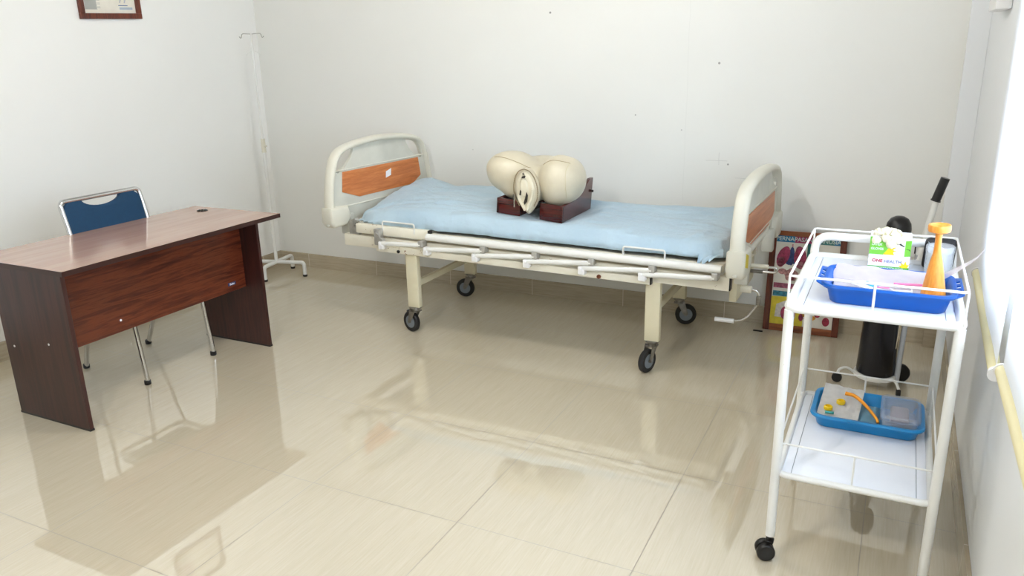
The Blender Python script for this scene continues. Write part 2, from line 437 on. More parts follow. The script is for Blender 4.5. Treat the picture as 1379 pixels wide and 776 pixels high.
# ------------------------------------------------------------------ desk
DZ = .705
desk = thing('desk', (-1.38, -.68, 0), 'mahogany laminate writing desk with slab sides and modesty panel, in front of the blue chair', 'desk')
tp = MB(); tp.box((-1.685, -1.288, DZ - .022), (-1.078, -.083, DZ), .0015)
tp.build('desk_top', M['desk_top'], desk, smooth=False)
eb = MB(); eb.box((-1.0785, -1.2885, DZ - .0215), (-1.0755, -.0825, DZ - .0008)); eb.box((-1.685, -1.2905, DZ - .0215), (-1.0755, -1.2875, DZ - .0008)); eb.box((-1.685, -.0835, DZ - .0215), (-1.0755, -.0815, DZ - .0008))
eb.build('edge_band', M['edge'], desk, smooth=False)
def side(y0, y1, nm_y):
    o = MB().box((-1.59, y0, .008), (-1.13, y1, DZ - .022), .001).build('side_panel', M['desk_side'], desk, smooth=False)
    MB().box((-1.592, y0 - .001, 0), (-1.128, y1 + .001, .009)).build('foot_glide', M['black'], o, smooth=False)
    return o
sp = side(-1.266, -1.248, 0)
for (xx, zz) in ((-1.533, .322), (-1.291, .365)):
    MB().cyl((xx, -1.2675, zz), (xx, -1.2655, zz), .005, 12).build('screw_cap', M['white_plastic'], sp)
side(-.208, -.19, 0)
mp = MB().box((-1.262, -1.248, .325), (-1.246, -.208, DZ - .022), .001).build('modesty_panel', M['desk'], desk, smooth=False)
MB().cyl((-1.2465, -.958, .378), (-1.2445, -.958, .378), .005, 12).build('screw_cap', M['white_plastic'], mp)
bd = MB().box((-1.2458, -.330, .357), (-1.2437, -.278, .374), .001).build('badge', plain('navy_badge', '#141c4a', .3), desk, smooth=False)
bd['label'] = 'small navy maker badge with pale lettering'
text('badge_text', 'Bulus', .015, M['sticker'], bd, (-1.2434, -.304, .3655), (0, 1, 0), (0, 0, 1), bold=True)
g = MB().lathe([(.026, DZ), (.026, DZ + .002), (.02, DZ + .0025), (.0, DZ + .0015)], (-1.527, -.178, 0), 24)
for k in range(8):
    a = 2 * PI * k / 8; g.ell((-1.527 + .021 * math.cos(a), -.178 + .021 * math.sin(a), DZ + .002), (.008, .006, .004), u=8, v=6)
g.build('cable_grommet', M['black'], desk)['label'] = 'black cable grommet'

# ------------------------------------------------------------------ chair (faces the desk)
ch = thing('stacking_chair', (-1.62, -.61, 0), 'chrome tube chair with dark blue upholstered back, tucked behind the desk', 'chair')
yn, yf = -.835, -.405
fr = MB()
# rear legs rise into the back loop
zt = .855
BZ = [(.012, -1.785), (.20, -1.715), (.42, -1.655), (.50, -1.648), (.62, -1.657), (.72, -1.675), (.80, -1.695)]
def bx(z):
    for (a, xa), (b_, xb) in zip(BZ, BZ[1:]):
        if z <= b_: return xa + (xb - xa) * (z - a) / (b_ - a)
    return -1.695 - (z - .80) * .25
left = bez([(x, yn + (.03 * (1 - z / .4) if z < .4 else 0), z) for z, x in BZ], 6)
right_ = [Vector((p.x, (yn + yf) - p.y, p.z)) for p in reversed(left)]
corner = smooth_path([left[-1], (bx(zt), yn, zt), (bx(zt), yf, zt), right_[0]], .055)
fr.tube(left[:-1] + corner + right_[1:], .0115, n=14)
fr.build('back_frame', M['chrome'], ch)
rr = MB(); rr.tube(smooth_path([(-1.318, yn + .012, .012), (-1.365, yn + .012, .452), (-1.64, yn + .014, .440), (-1.64, yf - .014, .440), (-1.365, yf - .012, .452), (-1.318, yf - .012, .012)], .05), .0115, n=14)
rr.build('front_frame', M['chrome'], ch)
for (x, y) in ((-1.3215, yn + .012), (-1.3215, yf - .012), (-1.788, yn + .03), (-1.788, yf - .03)):
    MB().lathe([(.013, 0), (.0155, .003), (.0155, .02), (.013, .024)], (x, y, 0), 16).build('rubber_foot', M['rubber'], ch)
seat = MB().box((-1.63, yn + .020, .458), (-1.33, yf - .020, .50), .018, seg=4)
seat.build('seat', M['blue_fabric'], ch)
# back pad with scooped top edge
yc = (yn + yf) / 2; hw = (yf - yn) / 2 - .006
out = [(-hw, .0), (hw, .0), (hw, .20)] + [(hw - .05 + .05 * math.cos(a), .20 + .055 * math.sin(a)) for a in [PI * k / 12 for k in range(1, 6)]]
out += [(hw - .085, .256)] + [(.105 * math.cos(a), .256 - .042 * math.sin(a)) for a in [PI * k / 14 for k in range(0, 15)]] + [(-hw + .085, .256)]
out += [(-hw + .05 + .05 * math.cos(a), .20 + .055 * math.sin(a)) for a in [PI / 2 + PI * k / 12 for k in range(1, 6)]] + [(-hw, .20)]
ux = Vector((bx(.84) - bx(.60), 0, .24)).normalized(); nx = Vector((ux.z, 0, -ux.x))
o0 = Vector((bx(.60), yc, .602))
def bf(u, v, w_): return o0 + Vector((0, 1, 0)) * u + ux * v + nx * (w_ - .004 * 1 + .012 * (u / hw) ** 2 - .01)
MB().plate(out, [], .024, bf, .006).build('backrest', M['blue_fabric'], ch)

# ------------------------------------------------------------------ drip stand
sx_, sy_ = -2.085, .90
st = thing('drip_stand', (sx_, sy_, 0), 'tall white drip stand on a four-footed base in the left corner of the room', 'drip stand')
top = Vector((sx_ + .025, sy_ - .02, 1.63)); bot = Vector((sx_, sy_, .105)); dv = (top - bot)
A = lambda f: bot + dv * f
MB().cyl(A(0), A(.56), .012).build('lower_pole', M['white_paint'], st)
MB().cyl(A(.50), A(.505), .016).cyl(A(.505), A(.56), .014).cyl(A(.53) , A(.53) + Vector((.045, -.02, 0)), .005, 8).build('height_clamp', plain('ivory_clamp', '#dcd8c6', .4), st)
MB().cyl(A(.55), A(1), .006, 14).build('upper_pole', M['white_paint'], st)
for s_ in (-1, 1):
    e = top + Vector((s_ * .070, s_ * .01, 0))
    MB().tube(smooth_path([top - Vector((0, 0, .004)), e, e + Vector((s_ * .010, 0, -.03)), e + Vector((s_ * .026, 0, -.018))], .012), .0024, n=8).build('hook', M['light_steel'], st)
    q0 = A(.93); e2 = q0 + Vector((.004 * s_, s_ * .04, -.01))
    MB().tube(smooth_path([q0, e2, e2 + Vector((0, s_ * .02, -.02))], .012), .0018, n=8).build('lower_hook', M['white_paint'], st)
ends = [(-1.905, .969), (-2.09, .752), (-2.245, .83), (-2.11, 1.07)]
cpt = Vector((sx_, sy_, .1))
for i, (ex, ey) in enumerate([(-1.885, .955), (-2.055, .745), (-2.262, .845), (-2.115, 1.09)]):
    e = Vector((ex, ey, .1))
    lg = MB().tube(smooth_path([cpt, e, Vector((ex, ey, .012))], .025), .0135, n=12).build('leg', M['white_paint'], st)
    MB().lathe([(.015, 0), (.016, .003), (.016, .014)], (ex, ey, 0), 14).build('rubber_tip', M['rubber'], lg)

# ------------------------------------------------------------------ framed notice on the left wall
cf = thing('picture_frame', (XL, .05, 1.70), 'reddish wooden frame with a printed notice high on the left wall', 'framed notice')
X0, X1 = XL + .001, XL + .02
def cy(y, z): return z + (y + .14) * .025
y0, y1, z0, z1 = -.142, .249, 1.702, 2.02
for nm, a, c in (('frame_rail', (X0, y0, z0), (X1, y1, z0 + .03)), ('frame_rail', (X0, y0, z1 - .03), (X1, y1, z1)), ('frame_stile', (X0, y0, z0 + .03), (X1, y0 + .03, z1 - .03)), ('frame_stile', (X0, y1 - .03, z0 + .03), (X1, y1, z1 - .03))):
    fm = MB().box(a, c, .002); fm.warp(lambda c: Vector((c.x, c.y, cy(c.y, c.z)))); fm.build(nm, M['frame_wood'], cf, smooth=False)
pp = MB().box((X0, y0 + .03, z0 + .03), (X0 + .006, y1 - .03, z1 - .03)); pp.warp(lambda c: Vector((c.x, c.y, cy(c.y, c.z))))
pp = pp.build('printed_sheet', M['paper'], cf, smooth=False)
ink = MB()
for k in range(9):
    zz = 1.752 + k * .0065
    ink.box((X0 + .006, y0 + .04, zz), (X0 + .0064, y0 + .135 - .02 * (k % 3 == 0), zz + .0022 + (.0045 if k < 8 and k != 5 else 0) * 0))
ink.box((X0 + .0058, y0 + .04, 1.752), (X0 + .0061, y0 + .112, 1.806))
gi = plain('pale_grey_ink', '#a9aaa4', .6)
ink.warp(lambda c: Vector((c.x, c.y, cy(c.y, c.z)))); ink.build('print_lines', gi, pp, smooth=False)
ink = MB().box((X0 + .0058, y1 - .135, 1.752), (X0 + .0062, y1 - .05, 1.764)); ink.warp(lambda c: Vector((c.x, c.y, cy(c.y, c.z)))); ink.build('print_caption', plain('pale_blue_ink', '#a9b6c4', .6), pp, smooth=False)
ink = MB().box((X0 + .006, y1 - .14, 1.772), (X0 + .0064, y1 - .08, 1.776)); ink.warp(lambda c: Vector((c.x, c.y, cy(c.y, c.z)))); ink.build('print_heading', plain('blue_ink', '#46648c', .6), pp, smooth=False)
ink = MB().box((X0 + .006, y0 + .035, 1.815), (X0 + .0064, y0 + .14, 1.819)).box((X0 + .006, y0 + .138, 1.815), (X0 + .0064, y0 + .142, 1.86))
ink.box((X0 + .006, y0 + .04, 1.822), (X0 + .0064, y0 + .13, 1.93))
ink.warp(lambda c: Vector((c.x, c.y, cy(c.y, c.z)))); ink.build('print_picture', plain('mauve_print', '#b79aa8', .6), pp, smooth=False)
ink = MB()
for (ya, yb) in ((.12, .135), (.15, .165)):
    ink.tube([(X0 + .0065, ya, 1.795), (X0 + .0065, yb, 1.84)], .003, n=6)
ink.build('print_drawing', plain('grey_drawing', '#b8b9c6', .6), pp)

# ------------------------------------------------------------------ anatomy chart leaning on the back wall
po = thing('anatomy_chart', (1.395, 1.09, 0), 'framed lung anatomy chart with yellow lower part, standing on the floor against the back wall', 'framed chart')
pa = Vector((1.205, 1.092, 0)); pu = Vector((1, .008, 0)).normalized(); pv = Vector((0, .055, .54)).normalized(); pn = pu.cross(pv)  # pn towards camera?
if pn.y > 0: pn = -pn
PW, PH = .38, .543
def pf(u, v, w_=0.): return pa + pu * u + pv * v + pn * w_
def pbox(b, u0, v0, u1, v1, w0, w1, bev=0.):
    t = MB().box((u0, v0, w0), (u1, v1, w1), bev)
    t.warp(lambda c: pf(c.x, c.y, c.z)); b.add(t.bm); return b
fw = .032
pbox(MB(), 0, 0, fw, PH, 0, .018, .002).build('frame_stile', M['frame_wood'], po, smooth=False)
pbox(MB(), PW - fw, 0, PW, PH, 0, .018, .002).build('frame_stile', M['frame_wood'], po, smooth=False)
pbox(MB(), fw, 0, PW - fw, fw + .004, 0, .017, .002).build('frame_rail', M['frame_light'], po, smooth=False)
pbox(MB(), fw, PH - fw * .8, PW - fw, PH, 0, .017, .002).build('frame_rail', M['frame_light'], po, smooth=False)
chart = pbox(MB(), fw, fw, PW - fw, PH - fw * .8, 0, .008).build('chart_sheet', M['paper'], po, smooth=False)
W0 = .0081; PC = [0]
def patch(name, mat, polys):
    for k, pl in enumerate(polys):
        off = .0002 * (PC[0] % 7); PC[0] += 1
        MB().plate(pl, [], .0006, lambda u, v, w_: pf(u, v, W0 + off + w_)).build(name, mat, chart, smooth=False)
def blob(cx, cy_, rx, ry, n=20, rot=0, f=lambda a: 1.):
    o = []
    for k in range(n):
        a = 2 * PI * k / n; x = rx * math.cos(a) * f(a); y = ry * math.sin(a) * f(a)
        o.append((cx + x * math.cos(rot) - y * math.sin(rot), cy_ + x * math.sin(rot) + y * math.cos(rot)))
    return o
R_ = lambda a, b, c, d: [(a, b), (c, b), (c, d), (a, d)]
yt = PH - fw * .8
patch('header_band', plain('blue_header', '#0d6f9c', .5), [R_(fw, yt - .034, .125, yt), R_(PW - fw - .03, yt - .034, PW - fw, yt)])
patch('header_band', plain('magenta_header', '#a02a5c', .5), [R_(.125, yt - .034, .215, yt)])
patch('header_band', plain('teal_header', '#1d6b66', .5), [R_(.215, yt - .034, PW - fw - .03, yt), R_(.19, yt - .12, .235, yt - .034)])
t_ = text('header_text', 'PERNAPASAN MANUSIA', .03, plain('pale_lettering', '#c8d6cf', .5), chart, pf(.19, yt - .017, .0092), pu, pv, bold=True)
red = plain('anatomy_red', '#a83a5a', .5, var=.3, scale=60); red2 = plain('anatomy_dark_red', '#7b2547', .5, var=.3, scale=60)
lung = lambda a: 1 + .12 * math.sin(2 * a + .5)
patch('lung_print', red, [blob(.073, .405, .028, .06, rot=-.18, f=lung), blob(.158, .405, .03, .06, rot=.2, f=lung)])
patch('lung_print', red2, [blob(.085, .43, .018, .03), blob(.15, .44, .018, .026)])
patch('vessel_print', plain('anatomy_blue', '#2c3f73', .5, var=.3, scale=60), [blob(.115, .41, .014, .05), blob(.105, .38, .02, .018), blob(.13, .385, .02, .016)])
patch('vessel_print', plain('anatomy_pink', '#c98a92', .5, var=.2, scale=60), [blob(.063, .375, .018, .028), blob(.165, .365, .016, .02), R_(.112, .44, .119, .475)])
patch('organ_print', plain('anatomy_rose', '#b98480', .5, var=.3, scale=80), [blob(.12, .31, .034, .034, f=lambda a: 1 + .1 * math.sin(5 * a)), blob(.075, .325, .022, .016)])
patch('organ_print', plain('anatomy_maroon', '#7d2b3a', .5, var=.3, scale=80), [blob(.128, .30, .013, .018), blob(.17, .3, .01, .018)])
patch('strip_print', plain('anatomy_band_red', '#b4607a', .5, var=.3, scale=60), [R_(fw + .005, .235, .165, .262)])
patch('strip_print', plain('anatomy_band_blue', '#3b8ba3', .5, var=.3, scale=60), [R_(fw + .005, .19, .16, .218)])
patch('yellow_ground', plain('chart_yellow', '#e3cf3f', .5, var=.08, scale=30), [[(fw, fw), (.20, fw), (.20, .13), (.11, .19), (fw, .185)]])
patch('torso_print', plain('chart_white_figure', '#ddd6cf', .5, var=.1, scale=60), [[(.055, .075), (.16, .075), (.165, .15), (.12, .175), (.10, .165), (.06, .145)]])
patch('torso_print', red, [blob(.105, .10, .02, .035), blob(.145, .10, .016, .03), blob(.19, .085, .012, .02)])
patch('torso_print', plain('anatomy_ochre', '#d79b3a', .5, var=.2, scale=60), [blob(.235, .085, .03, .014, rot=.2), blob(.21, .1, .014, .012)])
patch('torso_print', plain('anatomy_crimson', '#a5213f', .5, var=.3, scale=80), [blob(.315, .075, .018, .024), blob(.27, .105, .014, .012), blob(.32, .125, .014, .01)])

# ------------------------------------------------------------------ small things on the walls
MB().box((2.022, .30, 1.586), (XR - .0005, .60, 1.75), .008).build('switch_box', M['white_plastic'])
tag(bpy.data.objects['switch_box'], 'white plastic box high on the right wall, cut by the top edge of the photo', 'wall box')
sk = thing('wall_socket', (1.897, YB - .012, .49), 'small white socket plate low on the back wall, behind the glove box', 'wall socket')
MB().box((1.86, YB - .012, .45), (1.935, YB - .0005, .53), .003).build('plate', M['white_plastic'], sk)
MB().box((1.893, YB - .0135, .468), (1.899, YB - .0118, .512)).build('slot', M['black'], sk, smooth=False)

# ------------------------------------------------------------------ hospital bed
bed = thing('hospital_bed', (.1, .64, 0), 'cream steel hospital bed on castors with ivory plastic ends, standing along the back wall', 'hospital bed')
def tilt(c): return Vector((c.x, c.y, c.z - .0135 * (c.x - .1)))
def bp(b, name, mat, parent=bed, **kw): b.warp(tilt); return b.build(name, mat, parent, **kw)
bp(MB().box((-.955, .272, .453), (1.16, .312, .517), .003), 'main_beam', M['cream_paint'])
bp(MB().box((-.955, .968, .453), (1.16, 1.008, .517), .003), 'main_beam', M['cream_paint'])
for x in (-.93, -.52, .1, .81, 1.13): bp(MB().box((x - .018, .312, .46), (x + .018, .968, .50), .003), 'cross_beam', M['tan_paint'])
b = MB().box((-.725, .246, .446), (.807, .270, .480), .003)
bp(b, 'rail_bar', M['cream_paint'])
bolt = MB(); bolt.cyl((-.578, .247, .459), (-.578, .240, .459), .009, 12); bp(bolt, 'bolt', M['black'])
bolt = MB(); bolt.cyl((.56, .247, .458), (.56, .238, .458), .010, 12); bp(bolt, 'bolt', plain('rusty_bolt', '#6b3a20', .8, scale=60))
bp(MB().box((.8075, .245, .447), (.813, .271, .479), .001), 'bar_end_cap', M['black'])
bp(MB().box((1.160, .272, .455), (1.166, .312, .515), .002), 'beam_end_cap', M['black'])
# deck: backrest section with a wider lip, then the flat section
b = MB()
b.box((-.865, .262, .532), (-.397, .292, .586), .006); b.box((-.865, .99, .532), (-.397, 1.018, .586), .006)
b.box((-.865, .292, .560), (-.397, .99, .575))
bp(b, 'backrest_deck', M['cream_paint'])
bp(MB().box((-.3965, .258, .534), (-.389, .294, .587), .001), 'deck_end_cap', M['dark_gap'])
b = MB(); b.box((-.385, .275, .535), (1.128, .30, .57), .003); b.box((-.385, .98, .535), (1.128, 1.005, .57), .003); b.box((-.385, .30, .552), (1.128, .98, .567))
bp(b, 'deck', M['cream_paint'])
# folded side rail
b = MB().tube([(-.388, .238, .559), (1.130, .238, .559)], .0185, n=16)
sr = bp(b, 'side_rail', M['white_paint'])
Lp = [(-.666, .500), (-.384, .496), (-.094, .494), (.194, .496), (.484, .495), (.78, .500)]
Up = [(-.42, .527), (-.053, .535), (.234, .536), (.527, .537), (.821, .535), (1.105, .533)]
for i, (l, u) in enumerate(zip(Lp, Up)):
    b = MB().tube([(l[0], .222, l[1]), (u[0], .222, u[1] - .012)], .0125, n=12, sx=.7)
    lk = bp(b, 'link', M['white_paint'], sr)
    b = MB().box((l[0] - .022, .214, l[1] - .032), (l[0] + .014, .247, l[1] + .010), .006); b.cyl((l[0] - .004, .208, l[1] - .006), (l[0] - .004, .215, l[1] - .006), .006, 10)
    bp(b, 'pivot', M['white_plastic'], sr)
    b = MB().box((u[0] - .015, .214, u[1] - .024), (u[0] + .016, .262, u[1] + .012), .006)
    bp(b, 'bracket', M['light_steel'], sr)
b = MB(); b.box((-.72, .225, .485), (-.68, .262, .575), .006); b.cyl((-.70, .218, .545), (-.70, .226, .545), .012, 12); b.cyl((-.675, .22, .515), (-.675, .245, .515), .014, 12)
bp(b, 'release_latch', M['light_steel'], sr)
for (xa, xb) in ((-.683, -.481), (.671, .869)):
    b = MB().tube(smooth_path([(xa, .262, .56), (xa, .262, .612), (xb, .262, .612), (xb, .262, .56)], .012), .0045, n=8)
    bp(b, 'mattress_stop', M['white_paint'])

def caster(x, y, ztop, ang, wr=.058, off=.038, brake=False):
    """swivel castor: fork and wheel, trailing in direction ang"""
    d = Vector((math.cos(ang), math.sin(ang), 0)); s = Vector((-d.y, d.x, 0)); c = Vector((x, y, 0)); w_ = c + d * off + Vector((0, 0, wr))
    f = MB(); f.lathe([(.034, ztop - .006), (.034, ztop)], c, 20).lathe([(.022, ztop - .026), (.024, ztop - .006)], c, 20)
    R = Matrix((d, s, Vector((0, 0, 1)))).transposed()
    for k in (-1, 1):
        p0 = c + s * k * .021 + Vector((0, 0, ztop - .022)); p1 = w_ + s * k * .021
        f.tube([p0 + d * .008, (p0 + p1) / 2 + d * .004, p1], lambda t: .021 - .010 * t, n=10, sx=.16, up=d)
    f.tube([w_ - s * .026, w_ + s * .026], .0055, n=10)
    f.box(c + Vector((-.026, -.024, ztop - .030)), c + Vector((.026, .024, ztop - .022)), .003, rot=None)
    fo = f.build('castor_fork', M['steel'], bed)
    q = MB().lathe([(wr * .62, -.013), (wr * .9, -.014), (wr, -.008), (wr, .008), (wr * .9, .014), (wr * .62, .013)], w_, 36, axis=s)
    q.build('tyre', M['rubber'], fo)
    MB().lathe([(.001, -.012), (wr * .35, -.0155), (wr * .72, -.012), (wr * .72, .012), (wr * .35, .0155), (.001, .012)], w_, 28, axis=s).build('wheel_hub', M['grey_plastic'], fo)
    if brake:
        e = c - d * .0 + Vector((0, 0, ztop - .03)); MB().tube([e + d * .02, e + d * .06 + s * -.0 + Vector((0, 0, -.006))], .008, n=8, sx=2).build('brake_pedal', M['black'], fo)
for (x, y, ang, br) in ((-.522, .291, math.radians(165), True), (-.562, .985, math.radians(190), False), (.815, .291, math.radians(251), False), (.765, .985, math.radians(20), False)):
    b = MB().box((x - .036, y - .018, .150), (x + .036, y + .018, .47), .004); b.build('leg', M['tan_paint'], bed)
    caster(x, y, .152, ang, brake=br)
for x in (-.54, .79):
    MB().box((x - .012, .309, .25), (x + .012, .967, .285), .003).build('leg_brace', M['tan_paint'], bed)

# end boards
def board(nm, A2, B2, led, top, blk, oz0, oz1, inner):
    """A2 -> B2 is the plan line front to back; inner = +1 when the mattress is on the +x side"""
    A2 = Vector((*A2, 0)); B2 = Vector((*B2, 0)); L = (B2 - A2).length; t = (B2 - A2) / L; n = Vector((t.y, -t.x, 0))  # n ~ +x
    fr_ = lambda u, v, w_: A2 + t * u + n * w_ + Vector((0, 0, v))
    H = top - led; S = L / .965
    half = [(0, 0), (.010, .2), (.028, .46), (.048, .64), (.075, .79), (.125, .895), (.22, .952), (.336, .985), (.4825, 1.0)]
    arch = [(u * S, led + v * H) for u, v in half]; arch += [(L - u, v) for u, v in reversed(arch[:-1])]
    low = [(L - .0, blk + .01), (L - .15, blk + .012), (.15, blk + .012), (0, blk + .01)] if inner > 0 else [(L - .0, blk + .01), (L - .15, blk + .012), (L - .18, led - .045), (L / 2, led - .03), (.18, led - .045), (.15, blk + .012), (0, blk + .01)]
    def sub(pts): return [(u, v) for u, v in pts]
    # hand-hold slots near the upper corners
    s1 = [(.088, led + .56 * H), (.100, led + .68 * H), (.135, led + .79 * H), (.190, led + .855 * H), (.238, led + .88 * H), (.246, led + .83 * H), (.215, led + .70 * H), (.165, led + .58 * H), (.100, led + .50 * H)]
    s1 = [(p.x, p.y) for p in smooth_path([(a, b_, 0) for a, b_ in s1 + s1[:1]], .012)][:-1]
    s1 = [(u * S, v) for u, v in s1]; s2 = [(L - u, v) for u, v in reversed(s1)]
    hb = MB().plate([(u + (.012 if u < .1 else (-.012 if u > L - .1 else 0)), v - (.008 if v > led + .5 * H else 0)) for u, v in arch] + low, [s1, s2], .020, fr_, .003).build(nm, M['abs_face'], bed)
    rimp = [fr_(*p, 0) for p in [(max(.026, u + .020) if u < L / 2 else min(L - .022, u - .020), v - (.018 * min(1, (v - led) / H * 1.1))) for u, v in arch]]
    MB().tube(bez(rimp, 4), .0185, n=16, sx=1.75, up=t).build('rim', M['abs'], hb)
    # lip ridge above the inlay and around
    for sgn in (-1, 1):
        MB().tube([fr_(.045, oz1 + .010, sgn * .010), fr_(L - .045, oz1 + .010, sgn * .010)], .0045, n=8).build('moulding', M['abs'], hb)
        MB().tube(smooth_path([fr_(.02, led + .004, sgn * .011), fr_(.2, led - .01, sgn * .011), fr_(L - .2, led - .01, sgn * .011), fr_(L - .02, led + .004, sgn * .011)], .05), .004, n=8).build('moulding', M['abs'], hb)
    # lower rail between the posts
    lp = [fr_(u, v, 0) for u, v in ((.05, led - .01), (.20, led - .008), (.30, oz0 - .035), (L - .30, oz0 - .035), (L - .20, led - .008), (L - .05, led - .01))]
    if inner < 0: MB().tube(smooth_path(lp, .08), .017, n=12, sx=.9).build('lower_rail', M['abs'], hb)
    # corner blocks
    for (ua, ub) in ((-.004, .135), (L - .135, L + .004)):
        bl = MB(); prof = [(ua, led + .004), (ub, led - .004), (ub + (.02 if ua < .1 else 0), blk + .045), (ub - .02, blk), (ua + .02, blk), (ua, blk + .03)]
        if ua > .1: prof = [(ua, led - .004), (ub, led + .004), (ub, blk + .03), (ub - .02, blk), (ua + .02, blk), (ua - .02, blk + .045)]
        bl.plate(prof, [], .082, fr_, .014)
        bl.build('corner_block', M['abs'], hb)
    for sgn in (-1, 1):
        c0 = .135 * S; c1 = .265 * S
        poly = [(c0 + .004, oz1), (L - c0 + .0, oz1), (L - c0 + .02, oz0 + .045), (L - c1 + .06, oz0), (c1, oz0), (c0 - .008, oz0 + .045)]
        MB().plate(poly, [], .003, lambda u, v, w_: fr_(u, v, w_ + sgn * .0118)).build('wood_inlay', M['inlay'], hb, smooth=False)
    # socket that drops onto the frame
    for u in (.16, L - .16):
        MB().box(fr_(u, blk - .06, 0) - Vector((.03, .025, 0)), fr_(u, blk + .06, 0) + Vector((.03, .025, 0)), .008).build('mounting_post', M['abs_face'], hb)
    return hb, fr_, n
hb, hf, hn = board('headboard', (-.985, .175), (-.908, 1.115), .685, 1.040, .578, .713, .868, 1)
hb['label'] = 'taller ivory headboard with orange wood inlay'
MB().plate([(.495, .785), (.543, .795), (.548, .835), (.500, .822)], [], .001, lambda u, v, w_: hf(u, v, w_ + .0142)).build('paper_tag', M['sticker'], hb, smooth=False)['label'] = 'small white paper tag'
fb, ff, fn = board('footboard', (1.205, .135), (1.222, 1.09), .655, .945, .535, .632, .782, -1)
fb['label'] = 'lower ivory footboard seen nearly edge-on'
MB().plate([(.004, .592), (.058, .575), (.066, .630), (.012, .650)], [], .001, lambda u, v, w_: ff(u, v, w_ + .0418)).build('warning_label', M['yellow'], fb, smooth=False)['label'] = 'yellow label on the corner block'
# brackets joining the frame to the ends
b = MB(); b.box((-.93, .285, .50), (-.86, .31, .60), .006); b.cyl((-.885, .262, .60), (-.885, .29, .60), .016, 12); b.cyl((-.87, .262, .612), (-.87, .29, .612), .012, 12)
b.build('head_bracket', M['light_steel'], bed)
# cranks
def crank(pts, grip_from, nm='crank_handle'):
    o = MB().tube(smooth_path(pts, .03), .0065, n=10).build(nm, M['chrome'], bed)
    return o
ck = crank([(1.10, .56, .372), (1.248, .56, .372), (1.248, .56, .31), (1.235, .56, .285), (1.19, .565, .218), (1.14, .565, .202), (1.05, .565, .202)], 0)
MB().cyl((1.14, .565, .202), (1.048, .565, .202), .0115, 14).build('grip', M['white_plastic'], ck)
MB().box((1.10, .54, .358), (1.215, .58, .386), .005).build('crank_arm', M['cream_paint'], ck)
MB().box((1.238, .548, .30), (1.258, .572, .345), .004).build('hinge', M['steel'], ck)
ck = crank([(1.10, .80, .425), (1.29, .80, .425), (1.29, .80, .40), (1.15, .80, .398)], 0)
MB().cyl((1.16, .80, .426), (1.25, .80, .426), .011, 14).build('crank_arm', M['cream_paint'], ck)
MB().cyl((1.225, .80, .398), (1.13, .80, .398), .009, 14).build('grip', M['steel'], ck)
b = MB(); b.box((1.13, .45, .35), (1.165, .9, .475), .004); bp(b, 'crank_plate', M['tan_paint'])

# mattress and sheet
mt = MB().box((-.86, .335, .578), (1.095, .975, .640), .03, seg=4)
mt.warp(lambda c: Vector((c.x, c.y, c.z - .010 * (c.x - .1))))
tag(mt.build('mattress', M['mattress']), 'dark teal mattress under the light blue sheet, only its edge showing', 'mattress')
ST0 = Vector((-.06, .40, .688)); ST1 = Vector((.311, .39, .660))
_r = random.Random(11)
WRK = [(-.5, .5, .25, .25, .012, .006), (-.35, .82, -.12, .3, .014, .008), (-.7, .75, .9, .14, .012, .007), (-.62, .6, .5, .16, .010, .006), (.45, .86, -.1, .3, .013, .007), (.75, .8, .15, .25, .012, .006),
       (.9, .6, -.35, .2, .012, .005), (.55, .6, -.25, .22, .010, .004), (.5, .45, .3, .2, .010, .004), (-.3, .42, .1, .25, .012, .005), (1.0, .42, 1.0, .12, .010, .006), (.42, .72, .7, .15, .010, .005), (-.75, .45, .7, .12, .009, .006), (-.8, .40, .8, .12, .008, .006)]
WRK += [(_r.uniform(-.8, 1.05), _r.uniform(.35, .95), _r.uniform(-.7, .7), _r.uniform(.08, .2), _r.uniform(.007, .012), _r.uniform(.002, .004)) for _ in range(26)]
def topz(x, y):
    z = .676 + .016 * math.exp(-((x + .45) / .45) ** 2)
    if x > .25: z -= .028 * min(1, (x - .25) / .7) * max(0, 1 - (y - .28) / .75)
    z += .040 * math.exp(-(((x + .80) / .13) ** 2 + ((y - .95) / .16) ** 2))
    z += .022 * math.exp(-(((x + .45) / .22) ** 2 + ((y - .98) / .10) ** 2)) + .012 * math.exp(-(((x - 1.05) / .12) ** 2 + ((y - .95) / .2) ** 2))
    p = Vector((x * 3.2, y * 6.5, .3)); z += .012 * mnoise.noise(p) + .007 * mnoise.noise(p * 2.7)
    q = (x * .8 + y * .6)
    z += .0035 * math.sin(q * 34 + 3 * mnoise.noise(p * .8)) * max(0, mnoise.noise(Vector((x * 2, y * 2, 5))) + .2)
    z += .030 * max(0, min(1, (-.62 - x) / .22)) * max(0, min(1, (y - .40) / .35))
    for (x0_, y0_, an, ln, wd_, am) in WRK:
        dx, dy = x - x0_, y - y0_; uu = dx * math.cos(an) + dy * math.sin(an); vv = -dx * math.sin(an) + dy * math.cos(an) + .15 * uu * uu
        z += 1.9 * am * math.exp(-(uu / ln) ** 2 - (vv / wd_) ** 2)
    if x < -.6:   # sheet sags to the front left corner
        z -= .055 * ((-.6 - x) / .27) ** 2 * max(0, 1 - (y - .28) / .35)
    # pressed flat beneath the wooden stand
    u = (x - ST0.x) / .371; st_ = .688 - .028 * u - .004
    w_ = max(0, 1 - max(abs(u - .5) - .5, 0) / .25) * max(0, 1 - max(abs(y - .59) - .2, 0) / .09)
    return z * (1 - w_) + min(st_, z if w_ < .98 else st_) * w_
NX, NY = 150, 70
ex = .075
